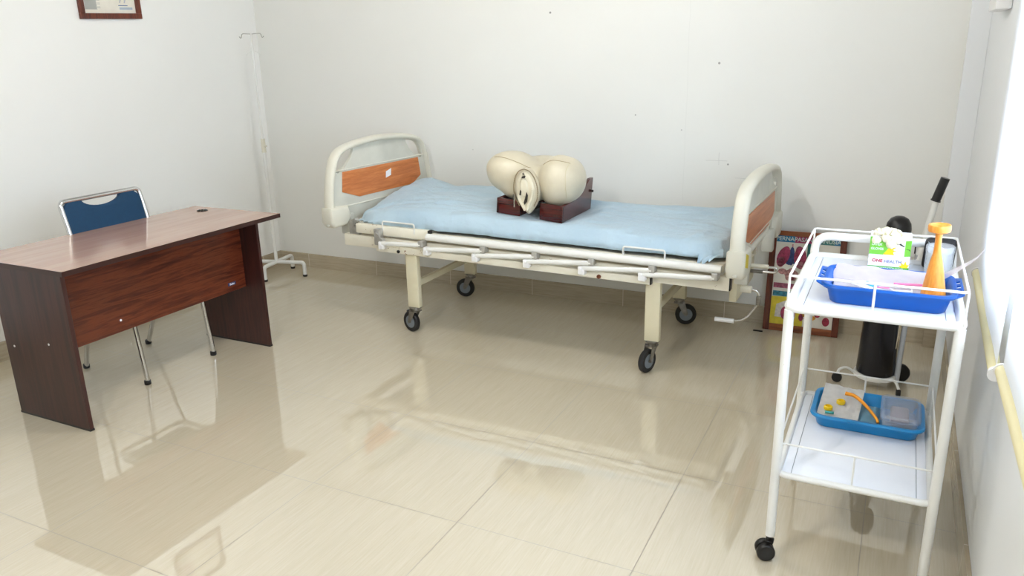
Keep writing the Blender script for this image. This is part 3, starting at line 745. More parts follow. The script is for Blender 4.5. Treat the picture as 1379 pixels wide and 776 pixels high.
def sheet(a, b_):
    a = -1 - ex + (2 + 2 * ex) * a; b_ = -1 - ex * 2.4 + (2 + ex * 4.8) * b_
    ca = max(-1, min(1, a)); cb = max(-1, min(1, b_))
    x = .116 + ca * 1.016; y = .648 + cb * .352
    # soften the plan corners
    k = max(0, abs(ca) - .86) / .14; l = max(0, abs(cb) - .65) / .35
    if k > 0 and l > 0:
        m_ = (k * l) ** 1.5; x -= math.copysign(.028 * m_, ca); y -= math.copysign(.045 * m_, cb)
    da = max(0, abs(a) - 1) / ex; db = max(0, abs(b_) - 1) / (ex * 2.4); d = max(da, db)
    edge = min(1, min((1 - abs(ca)) / .035, (1 - abs(cb)) / .14))
    z = topz(x, y) - (1 - math.sqrt(max(0, 1 - (1 - edge) ** 2))) * .034
    H = z - (.585 - .012 * (x - .1))
    z -= d * H * .98
    fold = mnoise.noise(Vector((x * 9, y * 9, z * 6)))
    out = .014 * math.sin(min(1, d) * PI * .8) + .006 * fold * d + (.008 * mnoise.noise(Vector((x * 22, 0, z * 8))) * d if db > 0 else 0)
    crn = max(0, 1 - ((x + .86) ** 2 + (y - .30) ** 2) ** .5 / .22)
    out += crn * .010 * math.sin((x * 1.3 - z * 1.4) * 110) * min(1, d * 2 + .3)
    if db > 0: y += math.copysign(out, cb)
    if da > 0: x += math.copysign(out, ca)
    if y < .5 and db > .95: z += .006 * mnoise.noise(Vector((x * 4, 1, 1)))
    return Vector((x, y, z))
sh = MB().grid(sheet, NX, NY).build('bed_sheet', M['sheet'], angle=180)
tag(sh, 'rumpled light blue sheet stretched over the bed mattress', 'bed sheet')
# loose corner of the sheet by the footboard
cf_ = MB()
def flap(a, b_):
    p = Vector((1.02 + .10 * a, .275 - .03 * b_ + .01 * math.sin(a * 9), .600 - .045 * b_ * (1 - .6 * a) + .012 * math.sin(a * 14 + b_ * 3) * b_))
    return p + Vector((-.05 * b_ * a, 0, 0))
MB().grid(flap, 16, 8).build('loose_corner', M['sheet'], sh, angle=180)

# ------------------------------------------------------------------ childbirth training model on its wooden stand
stn = thing('wooden_stand', (.125, .58, .67), 'dark mahogany box stand on the bed holding the cream training model', 'stand')
def sf(c):   # local: x 0..0.371 (left to right), y 0..0.4 (front to back), z up; tilted with the sheet
    dx = (ST1 - ST0); xx = Vector((dx.x, dx.y, dx.z)).normalized(); zz = Vector((-xx.z, 0, xx.x)).normalized(); yy = Vector((0, 1, 0))
    return ST0 + xx * c.x + yy * c.y + zz * c.z
def sbuild(b, nm, mat, **kw): b.warp(sf); return b.build(nm, mat, stn, **kw)
sbuild(MB().box((.0, .0, 0), (.135, .016, .078), .002), 'front_block', M['mahog_box'])
sbuild(MB().box((.245, .0, 0), (.371, .016, .085), .002), 'front_block', M['mahog_box'])
def sidepl(x, h0, h1, nm):
    pr = [(0, 0), (.40, 0), (.40, h1), (.355, h1)] + [(.355 - .27 * t, h1 - (h1 - h0) * (math.sin(t * PI / 2) ** .9)) for t in [k / 10 for k in range(1, 11)]] + [(0, h0)]
    sbuild(MB().plate(pr, [], .016, lambda u, v, w_: Vector((x + w_, u, v)), .001), nm, M['mahog_side'], smooth=False)
sidepl(.008, .078, .15, 'side_wall'); sidepl(.363, .085, .17, 'side_wall')
sbuild(MB().box((.016, .384, 0), (.355, .40, .15), .002), 'back_wall', M['mahog_box'])
sbuild(MB().box((.119, .016, 0), (.135, .30, .072), .001), 'inner_wall', M['mahog_side'])
sbuild(MB().box((.245, .016, 0), (.261, .30, .072), .001), 'inner_wall', M['mahog_side'])
sbuild(MB().cyl((.371, .385, .10), (.383, .385, .10), .007, 10), 'latch', M['black'])

tm = MB()
E_ = lambda x, y, z: Matrix.Rotation(z, 3, 'Z') @ Matrix.Rotation(y, 3, 'Y') @ Matrix.Rotation(x, 3, 'X')
tm.ell((-.010, .520, .880), (.150, .135, .112), E_(0, .12, 0)); tm.ell((-.035, .515, .905), (.122, .13, .085)); tm.ell((.012, .52, .830), (.095, .12, .090))
tm.ell((.255, .500, .855), (.110, .135, .128)); tm.ell((.290, .500, .860), (.098, .125, .116)); tm.ell((.245, .50, .80), (.085, .11, .080))
tm.ell((.120, .62, .865), (.20, .14, .095)); tm.ell((.125, .50, .84), (.09, .11, .10))
body = tm.build('tmp_body', M['vinyl'])
rm = body.modifiers.new('r', 'REMESH'); rm.mode = 'VOXEL'; rm.voxel_size = .009
sm = body.modifiers.new('s', 'SMOOTH'); sm.factor = .6; sm.iterations = 14
dg = bpy.context.evaluated_depsgraph_get(); dg.update()
me = bpy.data.meshes.new_from_object(body.evaluated_get(dg)); bpy.data.objects.remove(body)
pm = thing('training_model', (.125, .52, .75), 'cream vinyl childbirth model of a pelvis and two thigh stumps on the bed', 'training model')
b = MB(); b.bm.from_mesh(me); bpy.data.meshes.remove(me)
# keep clear of the stand's blocks
for v_ in b.bm.verts:
    if v_.co.y < .43: v_.co.z = max(v_.co.z, .764 - .03 * (v_.co.x / .37))
pb = b.build('torso', M['vinyl'], pm, angle=180)
from mathutils.bvhtree import BVHTree
bb = bmesh.new(); bb.from_mesh(pb.data); bb.transform(Matrix.Translation(pm.location)); bvh = BVHTree.FromBMesh(bb)
def onto(pts, lift=.001):
    o = []
    for p in pts:
        co, nr, _, _ = bvh.find_nearest(Vector(p)); o.append(co + nr * lift)
    return o
seams = MB()
seams.tube(onto(bez([(.345, .42, .97), (.335, .39, .93), (.345, .36, .87), (.345, .37, .80), (.335, .4, .765)], 8)), .0014, n=6)
seams.build('seam', plain('vinyl_seam', '#cdc29d', .5), pm)
seams = MB()
seams.tube(onto(bez([(-.10, .43, 1.0), (-.03, .42, .985), (.05, .42, .96), (.12, .42, .95)], 8)), .0012, n=6)
seams.tube(onto(bez([(.17, .42, .96), (.23, .42, .985), (.29, .42, .985), (.35, .43, .975)], 8)), .0012, n=6)
seams.tube(onto(bez([(.12, .40, .95), (.12, .39, .92), (.12, .38, .90)], 6)), .0012, n=6)
seams.build('stitching', plain('tan_stitching', '#a8966e', .6), pm)
# pouch between the thighs
def drop(cx, cz, rx, rz, sharp=.35, n=28, skew=0.):
    o = []
    for k in range(n):
        a = 2 * PI * k / n; x = rx * math.sin(a); z = rz * math.cos(a)
        if z < 0: x *= 1 - sharp * (z / -rz) ** 2
        o.append((cx + x + skew * z, cz + z))
    return o
Yp = .372
def puff(name, poly, y, thick, mat, bev, ydrop=0.):
    cz = sum(p[1] for p in poly) / len(poly)
    return MB().plate(poly, [], thick, lambda u, v, w_: Vector((u, y + w_ + ydrop * (cz - v), v)), bev).build(name, mat, pm)
puff('pouch', drop(.133, .815, .064, .115, .55, skew=-.06), Yp + .006, .05, M['vinyl'], .018)
puff('pouch_flap', drop(.132, .812, .050, .102, .6, skew=-.06), Yp - .012, .03, M['vinyl_light'], .012)
puff('inner_fold', drop(.128, .835, .022, .048, .2, skew=-.05), Yp - .026, .02, M['vinyl_light'], .008)
def tongue(pts, r, mat, nm, y):
    MB().tube(bez([(a, y, c) for a, c in pts], 6), r, n=8).build(nm, mat, pm)
tongue([(.096, .80), (.100, .775), (.118, .745), (.132, .722)], .009, M['vinyl_light'], 'fold', Yp - .026)
tongue([(.172, .83), (.166, .79), (.152, .755), (.140, .725)], .010, M['vinyl_light'], 'fold', Yp - .026)
tongue([(.100, .865), (.116, .895), (.136, .90)], .008, M['vinyl_light'], 'fold', Yp - .026)
for (pl, nm) in (([(.118, .883), (.124, .893), (.140, .896), (.137, .886)], 'slit'), ([(.133, .752), (.146, .768), (.151, .80), (.144, .815), (.138, .79), (.128, .762)], 'slit'), ([(.105, .800), (.110, .825), (.116, .818), (.112, .797)], 'slit'), ([(.124, .905), (.127, .912), (.131, .905), (.128, .899)], 'slit')):
    MB().plate(pl, [], .004, lambda u, v, w_: Vector((u, Yp - .0365 + w_, v))).build(nm, M['dark_gap'], pm, smooth=False)  # flat dark plates painting the shade inside the openings
zp = MB(); e_ = drop(.133, .815, .066, .112, .55, 28, -.06)
for (x, z) in e_[2:13]:
    pass
zr = bez([(x, Yp - .022, z) for x, z in e_[0:12:2]], 10); zl = bez([(x, Yp - .022, z) for x, z in e_[18:28:2] + [e_[0]]], 10)
for pth in (zr, zl):
    zp.tube(pth, .0022, n=6)
    for i in range(0, len(pth), 2): zp.ell(pth[i], (.0034, .003, .0026), u=6, v=4)
zp.build('zip', M['zip'], pm)
MB().tube([(.073, Yp - .026, .80), (.070, Yp - .028, .735)], .004, n=8).build('zip_pull', M['chrome'], pm)

# ------------------------------------------------------------------ trolley
tr = thing('instrument_trolley', (1.75, -.65, 0), 'white tubular two-shelf medical trolley with wire guard rails, at the right of the photo', 'trolley')
TX0, TX1, TY0, TY1 = 1.552, 1.960, -.968, -.36
CP = M['cart_paint']
def hf_tube(path, r, nm, rad=.05, parent=tr, mat=None, closed=False, n=14):
    return MB().tube(smooth_path(path, rad, closed), r, closed, n).build(nm, mat or CP, parent)
lf = []
for (x, y, zt_) in ((TX0, TY0, .79), (TX1, TY0, .79)):
    lf.append(MB().cyl((x, y, .078 if x < 1.7 else .060), (x, y, zt_), .0135, 18).build('leg', CP, tr))
# rear legs join in a raised arch
hf_tube([(TX0, TY1, .078), (TX0, TY1, .866), (TX1, TY1, .866), (TX1, TY1, .078)], .0135, 'rear_hoop', .05, n=18)
# shelves: tube border and sheet pan
for (z, nm) in ((.800, 'top_shelf'), (.292, 'lower_shelf')):
    x0, x1, y0, y1 = TX0 - .004, TX1 + .004, TY0 - .004, TY1 + .004
    if z < .5:
        x0, x1 = TX0 + .006, TX1 - .006
    pan = MB().box((x0 + .004, y0 + .004, z - .011), (x1 - .004, y1 - .004, z - .005), .002)
    pn_ = pan.build(nm, M['screen'], tr)
    r = .0125 if z > .5 else .0095
    b = MB().tube(smooth_path([(x0, y0, z - .004), (x1, y0, z - .004), (x1, y1, z - .004), (x0, y1, z - .004)], .03, True), r, True, 12)
    b.build('shelf_rim', CP, pn_)
    for xx in (x0 + .035, x1 - .035): MB().box((xx - .0008, y0 + .02, z - .0052), (xx + .0008, y1 - .02, z - .0042)).build('fold_line', M['grey_plastic'], pn_, smooth=False)
# guard wires on top shelf: a closed loop on raised corner wires
zr = .887
b = MB(); b.tube(smooth_path([(TX0 - .006, TY0 - .004, zr), (TX1 + .006, TY0 - .004, zr), (TX1 + .006, TY1 + .01, zr), (TX0 - .006, TY1 + .01, zr)], .012, True, 4), .0035, True, 8)
for (x, y) in ((TX0 - .006, TY0 - .004), (TX1 + .006, TY0 - .004), (TX1 + .006, TY1 + .01), (TX0 - .006, TY1 + .01), ((TX0 + TX1) / 2, TY0 - .004), ((TX0 + TX1) / 2, TY1 + .01)):
    b.cyl((x, y, .80), (x, y, zr), .0033, 8)
b.build('guard_wire', CP, tr)
zr = .383
b = MB()
for y in (TY0 + .006, TY1 + .0):
    b.cyl((TX0, y, zr), (TX1, y, zr), .0028, 8); b.cyl(((TX0 + TX1) / 2, y, .29), ((TX0 + TX1) / 2, y, zr), .0028, 8)
for x in (TX0 + .002, TX1 - .002):
    b.cyl((x, TY0, zr), (x, TY1, zr), .0028, 8)
    for yy in (TY1 - .03, TY0 + .05): b.tube([(x, yy - .015, .29), (x, yy, zr)], .0026, n=8)
b.build('guard_wire', CP, tr)
for (x, y, a) in ((TX0, TY0, 200), (TX1, TY0, 250), (TX0, TY1, 120), (TX1, TY1, 60)):
    d = Vector((math.cos(math.radians(a)), math.sin(math.radians(a)), 0)); s_ = Vector((-d.y, d.x, 0)); c = Vector((x, y, 0)) + d * .012
    f = MB().cyl((x, y, .052), (x, y, .082), .006, 10); f.box((x - .012, y - .012, .055), (x + .012, y + .012, .064), .002)
    for k in (-1, 1):
        f.lathe([(.010, -.010), (.024, -.010), (.027, -.006), (.027, .006), (.024, .010), (.010, .010)], c + s_ * k * .014 + Vector((0, 0, .027)), 26, axis=s_)
    f.lathe([(.02, -.006), (.02, .006)], c + Vector((0, 0, .03)), 20, axis=s_)
    f.build('castor', M['black'], tr)

# ------------------------------------------------------------------ trays
def tray(nm, x0, x1, y0, y1, z0, z1, inset, mat, label, handles=True):
    t = thing(nm, ((x0 + x1) / 2, (y0 + y1) / 2, z0), label, 'tray')
    def ring(ix, z, r=.03, n=6):
        a0, a1, b0, b1 = x0 + ix, x1 - ix, y0 + ix, y1 - ix; o = []
        for (cx, cy_, s) in ((a1 - r, b1 - r, 0), (a0 + r, b1 - r, 1), (a0 + r, b0 + r, 2), (a1 - r, b0 + r, 3)):
            for k in range(n + 1):
                a = PI / 2 * (s + k / n); o.append(Vector((cx + r * math.cos(a), cy_ + r * math.sin(a), z)))
        return o
    b = MB(); H = z1 - z0
    rings = [ring(inset, z0 + .004, .03), ring(inset - .003, z0 + .001, .033), ring(inset + .006, z0, .03)]
    seq = [ring(inset + .004, z0, .026), ring(inset - .001, z0 + .004, .03), ring(.012, z1 - .006, .034), ring(.006, z1 - .001, .036), ring(-.001, z1 - .003, .04), ring(-.002, z1 - .010, .04), ring(.001, z1 - .010, .038),
           ring(.005, z1 - .004, .036)]
    outer = [ring(inset + .004, z0, .026), ring(inset - .001, z0 + .004, .03), ring(.010, z1 - .010, .036), ring(.0, z1 - .012, .042), ring(-.003, z1 - .006, .044), ring(.0, z1, .042), ring(.008, z1, .038), ring(.013, z1 - .004, .036),
             ring(inset + .002, z0 + .006, .028), ring(inset + .008, z0 + .003, .024)]
    V = [[b.bm.verts.new(p) for p in r] for r in outer]
    for r0, r1 in zip(V, V[1:]):
        n = len(r0)
        for k in range(n): b.bm.faces.new((r0[k], r0[(k + 1) % n], r1[(k + 1) % n], r1[k]))
    b.bm.faces.new(list(reversed(V[0]))); b.bm.faces.new(V[-1])
    b.build('tray_body', mat, t, angle=50)
    if handles:
        for (xx, sg) in ((x0, -1), (x1, 1)):
            ym_ = (y0 + y1) / 2; w_ = (y1 - y0) * .40
            pr = [(-w_, 0), (w_, 0), (w_ * .86, .022), (-w_ * .86, .022)]
            hs = [[(-w_ * .45 + k * w_ * .45 - .010, .006), (-w_ * .45 + k * w_ * .45 + .010, .006), (-w_ * .45 + k * w_ * .45 + .010, .016), (-w_ * .45 + k * w_ * .45 - .010, .016)] for k in (0, 1, 2)]
            MB().plate(pr, hs, .006, lambda u, v, w2: Vector((xx + sg * (-.002 + v * .85), ym_ + u, z1 - .008 + v * .30 + w2 * .8)), .001).build('handle', mat, t)
    return t
tray('blue_tray', 1.622, 1.950, -.905, -.665, .7955, .852, .022, M['tray_blue'], 'deep blue plastic tray on the top shelf, holding a sheet and a horn')
tray('blue_tray', 1.606, 1.938, -.628, -.385, .2875, .335, .020, M['tray_light'], 'sky blue plastic tray on the lower shelf of the white trolley', False)

# contents of the top tray
def drape(a, b_):
    x = 1.642 + .285 * a
    # rises along the back side of the tray, lies flat in front
    if b_ < .45: y = -.87 + .15 * b_ / .45; z = .822 + .003 * math.sin(a * 9 + b_ * 4)
    else:
        k = (b_ - .45) / .55; y = -.73 + .050 * k; z = .822 + .036 * k - .006 * a * k
    z += .003 * math.sin(a * 23) * b_ + .006 * mnoise.noise(Vector((a * 6, b_ * 5, 2)))
    return Vector((x + .004 * math.sin(b_ * 7), y, z))
dr = MB().grid(drape, 40, 30); bmesh.ops.solidify(dr.bm, geom=dr.bm.faces[:], thickness=.0012)
tag(dr.build('folded_sheet', M['pinkpaper'], angle=60), 'pinkish white folded sheet lining the deep blue tray', 'sheet')
pk = thing('sachet', (1.735, -.80, .83), 'white sachet with a bright blue corner lying on the sheet in the deep blue tray', 'sachet')
rz = Matrix.Rotation(-.55, 3, 'Z') @ Matrix.Rotation(.12, 3, 'Y')
MB().box((1.700, -.838, .833), (1.772, -.790, .837), .0015, rot=rz).build('wrapper', M['sticker'], pk)
MB().box((1.722, -.818, .8385), (1.762, -.796, .8395), .0003, rot=rz).build('blue_print', M['skyprint'], pk)
tb = MB().tube(bez([(1.800, -.765, .835), (1.85, -.763, .837), (1.885, -.762, .837), (1.915, -.765, .835)], 6), .0035, n=8, sx=1.6)
tag(tb.build('pink_strip', M['magenta']), 'thin magenta strip lying across the sheet behind the wooden horn', 'strip')
sy = thing('syringe', (1.77, -.82, .83), 'small clear syringe lying near the front rim of the deep blue tray', 'syringe')
MB().cyl((1.74, -.842, .836), (1.80, -.838, .836), .006, 12).build('barrel', M['clear'], sy)
MB().cyl((1.80, -.838, .836), (1.845, -.835, .836), .003, 10).cyl((1.843, -.835, .836), (1.846, -.835, .836), .008, 12).build('plunger', M['sticker'], sy)
MB().box((1.757, -.846, .8415), (1.79, -.832, .8422)).build('label_print', M['magenta'], sy, smooth=False)

# wooden listening horn
hx, hy, hz = 1.897, -.815, .8265
hp = [(.0, 0), (.026, 0), (.0305, .003), (.030, .010), (.027, .028), (.021, .065), (.0155, .095), (.011, .115), (.0085, .135), (.0078, .158), (.009, .172), (.022, .176), (.0265, .179), (.0275, .184), (.0275, .193), (.026, .196), (.022, .1965), (.018, .194), (.006, .192), (.005, .186), (0, .186)]
horn = MB().lathe(hp, (0, 0, 0), 40)
Rh = Matrix.Rotation(.03, 4, 'X') @ Matrix.Rotation(-.035, 4, 'Y')
horn.bm.transform(Matrix.Translation((hx, hy, hz)) @ Rh)
tag(horn.build('fetal_horn', M['horn'], angle=35), 'orange turned wooden listening horn standing on its wide end in the deep blue tray', 'listening horn')
# clear film curving up out of the tray
def film(a, b_):
    p = bez_film[int(a * (len(bez_film) - 1))]; wdt = .05 * (1 - a) + .002
    return p + Vector((0, wdt * (b_ - .5), .18 * wdt * (b_ - .5)))
bez_film = bez([(1.885, -.735, .838), (1.920, -.765, .870), (1.955, -.79, .905), (1.985, -.80, .935), (2.003, -.80, .965)], 6)
fl = MB().grid(film, 24, 6); bmesh.ops.solidify(fl.bm, geom=fl.bm.faces[:], thickness=.0008)
tag(fl.build('clear_film', M['film'], angle=60), 'pointed translucent plastic film sticking up out of the deep blue tray towards the blind', 'plastic film')

# ------------------------------------------------------------------ glove box
gb = thing('glove_box', (1.78, -.44, .796), 'green and white glove box with cream latex gloves spilling from its top', 'glove box')
gc = Vector((1.722, -.468, .796)); gu = Vector((1, .02, 0)).normalized(); gn = Vector((.02, -1, 0)).normalized(); GW, GH, GD = .117, .108, .07
def gf(u, v, w_): return gc + gu * u + Vector((0, 0, v)) + gn * w_
def gbox(b, u0, v0, u1, v1, w0, w1):
    t = MB().box((u0, v0, w0), (u1, v1, w1)); t.warp(lambda c: gf(c.x, c.y, c.z)); b.add(t.bm); return b
cb_ = gbox(MB(), 0, 0, GW, GH, -GD, 0).build('carton', M['sticker'], gb, smooth=False)
green = plain('leaf_green_print', '#7ac943', .45, var=.02); dgreen = plain('dark_green_print', '#4fae3a', .45, var=.02); gyel = plain('bright_yellow_print', '#f2d416', .45, var=.03)
def gp(nm, mat, polys, w0=.0004):
    for pl in polys: MB().plate(pl, [], .0004, lambda u, v, w_: gf(u, v, w0 + w_)).build(nm, mat, cb_, smooth=False)
gp('green_print', green, [[(.0, .048), (.040, .048), (.052, .066), (.052, .088), (.040, .10), (.015, .104), (.0, .104)], [(.100, .046), (GW, .048), (GW, .098), (.100, .096)]])
gp('base_stripe', dgreen, [R_(0, .0005, GW, .011)])
gp('yellow_print', gyel, [[(.040, .049), (.072, .049), (.068, .058), (.080, .064), (.066, .064), (.076, .074), (.060, .070), (.056, .082), (.052, .066)]], .0008)
gp('yellow_print', gyel, [[(.096, .010), (.112, .010), (.1165, .022), (.110, .020), (.106, .033), (.102, .021), (.092, .026), (.096, .018), (.086, .016)]], .0008)
text('brand_text', 'ONE', .0145, plain('red_lettering', '#c8324a', .5), cb_, gf(.026, .028, .001), gu, (0, 0, 1), bold=True)
text('brand_text', 'HEALTH', .0135, plain('blue_lettering', '#3c4f9e', .5), cb_, gf(.070, .027, .001), gu, (0, 0, 1))
text('side_text', 'LATEX', .010, M['sticker'], cb_, gf(.020, .080, .0012), gu, (0, 0, 1), bold=True)
text('side_text', 'GLOVES', .010, M['sticker'], cb_, gf(.022, .066, .0012), gu, (0, 0, 1), bold=True)
text('base_text', 'LATEX EXAMINATION GLOVES', .0065, M['sticker'], cb_, gf(.056, .0058, .001), gu, (0, 0, 1))
gp('white_arc', M['sticker'], [[(.056, .088), (.10, .088), (.10, .050), (.085, .050), (.072, .062)]], .0003)
gp('dark_print', M['dark_gap'], [[(.083, .083), (.098, .076), (.0985, .079), (.085, .088)], [(.100, .070), (.112, .068), (.1155, .062), (.114, .070)]], .0009)
# gloves: crumpled latex with fingers
gl = MB()
rnd = random.Random(7)
for (u, v, w_, rx, ry, rz_) in ((.022, .103, -.02, .017, .02, .014), (.050, .112, -.02, .020, .022, .016), (.072, .104, -.012, .022, .02, .02), (.064, .094, .0, .018, .012, .018), (.085, .100, -.02, .014, .018, .014), (.036, .108, -.03, .02, .02, .012), (.060, .086, .004, .017, .010, .016), (.078, .098, .003, .014, .010, .016), (.045, .102, .004, .015, .010, .014), (.018, .095, .003, .012, .008, .012), (.050, .118, -.025, .03, .02, .012)):
    gl.ell(gf(u, v, w_), (rx, ry, rz_), u=20, v=14)
for k in range(6):
    u = .015 + .013 * k; p0 = gf(u, .110, -.015); p1 = gf(u + rnd.uniform(-.008, .008), .124 + rnd.uniform(-.004, .004), -.008); p2 = gf(u + rnd.uniform(-.012, .012), .113, .004)
    gl.tube(bez([p0, p1, p2], 5), .0055, n=10)
for v_ in gl.bm.verts:
    v_.co += Vector((mnoise.noise(v_.co * 90), mnoise.noise(v_.co * 90 + Vector((5, 0, 0))), mnoise.noise(v_.co * 90 + Vector((0, 7, 0))))) * .0045
tag(gl.build('latex_gloves', M['latex'], angle=80), 'crumpled cream latex gloves bulging out of the top of the green glove box', 'gloves')

# clear jar
jar = thing('jar', (1.918, -.475, .796), 'clear round jar with pale contents behind the wooden horn, in front of the black pouch', 'jar')
JC = (1.918, -.475, .7965)
MB().lathe([(.034, 0), (.036, .003), (.036, .070), (.033, .080), (.033, .090), (.0345, .090), (.0355, .080), (.0385, .070), (.0385, .003), (.036, 0)][0:1] + [(.0385, .003), (.0385, .070), (.0355, .078), (.0355, .088), (.034, .088), (.034, .078), (.0365, .070), (.0365, .005), (.0, .005)], JC, 36).build('jar_body', M['clear'], jar)
MB().lathe([(.0385, .072), (.040, .074), (.040, .090), (.038, .0925), (.0, .0925)], JC, 36).build('lid', M['clear'], jar)
cot = MB(); 
for k in range(14):
    a = rnd.uniform(0, 2 * PI); r = rnd.uniform(.004, .020); cot.ell(Vector(JC) + Vector((r * math.cos(a), r * math.sin(a), .016 + .0042 * k)), (.016, .015, .012), u=12, v=8)
for v_ in cot.bm.verts: v_.co += Vector((mnoise.noise(v_.co * 120), mnoise.noise(v_.co * 120 + Vector((3, 0, 0))), 0)) * .002
c_ = cot.build('cotton', plain('white_cotton', '#f4f1ea', .8), jar, angle=80); c_['kind'] = 'stuff'
# black pouch
po_ = MB().box((1.874, -.418, .7965), (1.962, -.386, .895), .014, seg=4)
po_.warp(lambda c: Vector((c.x + .004 * (c.z - .8) / .1, c.y + .006 * math.sin((c.x - 1.87) * 40) * (c.z - .79) / .1, c.z)))
pch = thing('pouch', (1.917, -.402, .7965), 'black pouch standing at the back right corner of the trolley top', 'pouch')
po_.build('pouch_body', plain('black_fabric', '#15161b', .55, scale=60), pch)
MB().tube(bez([(1.884, -.4215, .886), (1.90, -.4225, .872), (1.906, -.4225, .845)], 6), .0012, n=6).build('piping', M['grey_plastic'], pch)

# ------------------------------------------------------------------ contents of the lower tray
wr = thing('opened_wrapper', (1.685, -.50, .31), 'crinkled white paper wrapper lying in the left half of the sky blue tray', 'paper wrapper')
def wrap_(a, b_):
    x = 1.622 + .125 * a + .01 * b_; y = -.595 + .195 * b_ - .01 * a
    z = .315 + .042 * b_ * (1 - .15 * a) + .004 * mnoise.noise(Vector((a * 5, b_ * 5, 1))) + .002 * mnoise.noise(Vector((a * 14, b_ * 14, 4)))
    return Vector((x, y, z))
q = MB().grid(wrap_, 34, 34); bmesh.ops.solidify(q.bm, geom=q.bm.faces[:], thickness=.001); q.build('paper', plain('crinkled_white_paper', '#faf7f3', .6, scale=40), wr, angle=40)
def wz(x, y): 
    a = (x - 1.622) / .125; b_ = (y + .595) / .195; return wrap_(a, b_).z
cap = lambda nm, x, y, lab: (lambda t: (MB().lathe([(.012, 0), (.014, .002), (.014, .011), (.010, .014), (.0095, .011), (.0095, .003), (.0, .003)], (x, y, wz(x, y) + .001), 24).build('cap_ring', M['yellow_plastic'], t)))(thing('yellow_cap', (x, y, .32), lab, 'cap'))
cap('yellow_cap', 1.655, -.550, 'round pale yellow cap lying on the white wrapper, left of the orange tube')
cap('yellow_cap', 1.690, -.505, 'bright yellow cap at the upper end of the orange tube')
tc = MB().tube([(1.648, -.580, .328), (1.675, -.578, .3285)], .0045, n=12)
tag(tc.build('teal_stub', M['teal_plastic']), 'small teal plastic stub at the front edge of the white wrapper', 'plastic stub')
ob_ = MB().tube(bez([(1.700, -.480, .362), (1.730, -.487, .360), (1.765, -.525, .350), (1.800, -.575, .333), (1.806, -.590, .325)], 8), lambda t: .0065 - .0025 * t, n=12)
tag(ob_.build('orange_tube', M['orange_rubber']), 'curved orange rubber tube running from the wrapper to the clear box', 'rubber tube')
bpk = MB()
def bag(a, b_):
    e = min(a, 1 - a, b_, 1 - b_) * 2; return Vector((1.742 + .07 * a, -.600 + .19 * b_, .297 + .016 * min(1, e * 3) + .002 * mnoise.noise(Vector((a * 6, b_ * 6, 0)))))
bpk.grid(bag, 16, 24); bmesh.ops.solidify(bpk.bm, geom=bpk.bm.faces[:], thickness=-.004)
tag(bpk.build('ice_pack', plain('pale_blue_pouch', '#8fc7e2', .3), angle=60), 'pale blue plastic packet lying under the orange tube', 'packet')
cbx = thing('clear_box', (1.872, -.505, .30), 'clear plastic box with a moulded lid in the right end of the sky blue tray', 'plastic box')
bx0, bx1, by0, by1, bz0, bz1 = 1.812, 1.926, -.598, -.405, .300, .352
def rring(ix, z, r): 
    o = []
    a0, a1, b0, b1 = bx0 + ix, bx1 - ix, by0 + ix, by1 - ix
    for (cx, cy_, s) in ((a1 - r, b1 - r, 0), (a0 + r, b1 - r, 1), (a0 + r, b0 + r, 2), (a1 - r, b0 + r, 3)):
        for k in range(6):
            a = PI / 2 * (s + k / 5); o.append(Vector((cx + r * math.cos(a), cy_ + r * math.sin(a), z)))
    return o
def loft(rs, capf=True, capl=True):
    b = MB(); V = [[b.bm.verts.new(p) for p in r] for r in rs]
    for r0, r1 in zip(V, V[1:]):
        n = len(r0)
        for k in range(n): b.bm.faces.new((r0[k], r0[(k + 1) % n], r1[(k + 1) % n], r1[k]))
    if capf: b.bm.faces.new(list(reversed(V[0])))
    if capl: b.bm.faces.new(V[-1])
    return b
loft([rring(.008, bz0, .012), rring(.004, bz1 - .012, .016)], True, False).build('box_body', M['clear'], cbx)
loft([rring(-.001, bz1 - .014, .02), rring(-.002, bz1 - .004, .02), rring(.003, bz1, .018), rring(.010, bz1 + .001, .014), rring(.018, bz1 - .010, .010), rring(.026, bz1 - .011, .008)], False, True).build('box_lid', clearm('frosted_lid', '#f0f1f5', .24, .04), cbx)
MB().box((1.84, -.56, .306), (1.895, -.44, .33), .008).build('box_contents', plain('grey_contents', '#8f8894', .4, scale=50), cbx)

# ------------------------------------------------------------------ cylinder on a wheeled base behind the trolley
oc = thing('cylinder_cart', (1.785, .55, 0), 'dark navy cylinder with a domed black top on a white wheeled base, behind the trolley', 'wheeled cylinder')
cxx, cyy = 1.783, .53
MB().lathe([(.0, .055), (.070, .055), (.080, .062), (.081, .075), (.072, .34), (.060, .53), (.050, .58), (.042, .61), (.042, .66)], (cxx, cyy, 0), 40).build('cylinder', M['navy'], oc)
MB().lathe([(.042, .655), (.049, .665), (.051, .72), (.047, .745), (.035, .765), (.018, .775), (.0, .777)], (cxx + .022, cyy, 0), 36).build('dome_cap', M['black'], oc)
MB().lathe([(.082, .038), (.090, .042), (.092, .05), (.090, .058), (.082, .06), (.078, .054), (.0, .054)], (cxx, cyy, 0), 40).build('base_ring', M['white_paint'], oc)
MB().tube(smooth_path([(cxx - .085, cyy - .02, .05), (cxx - .12, cyy - .03, .075), (cxx - .150, cyy - .04, .062), (cxx - .155, cyy - .042, .035)], .03), .006, n=10).build('foot_tube', M['white_paint'], oc)
MB().tube(smooth_path([(cxx + .06, cyy - .06, .05), (cxx + .085, cyy - .085, .062), (cxx + .10, cyy - .10, .03)], .02), .006, n=10).build('foot_tube', M['white_paint'], oc)
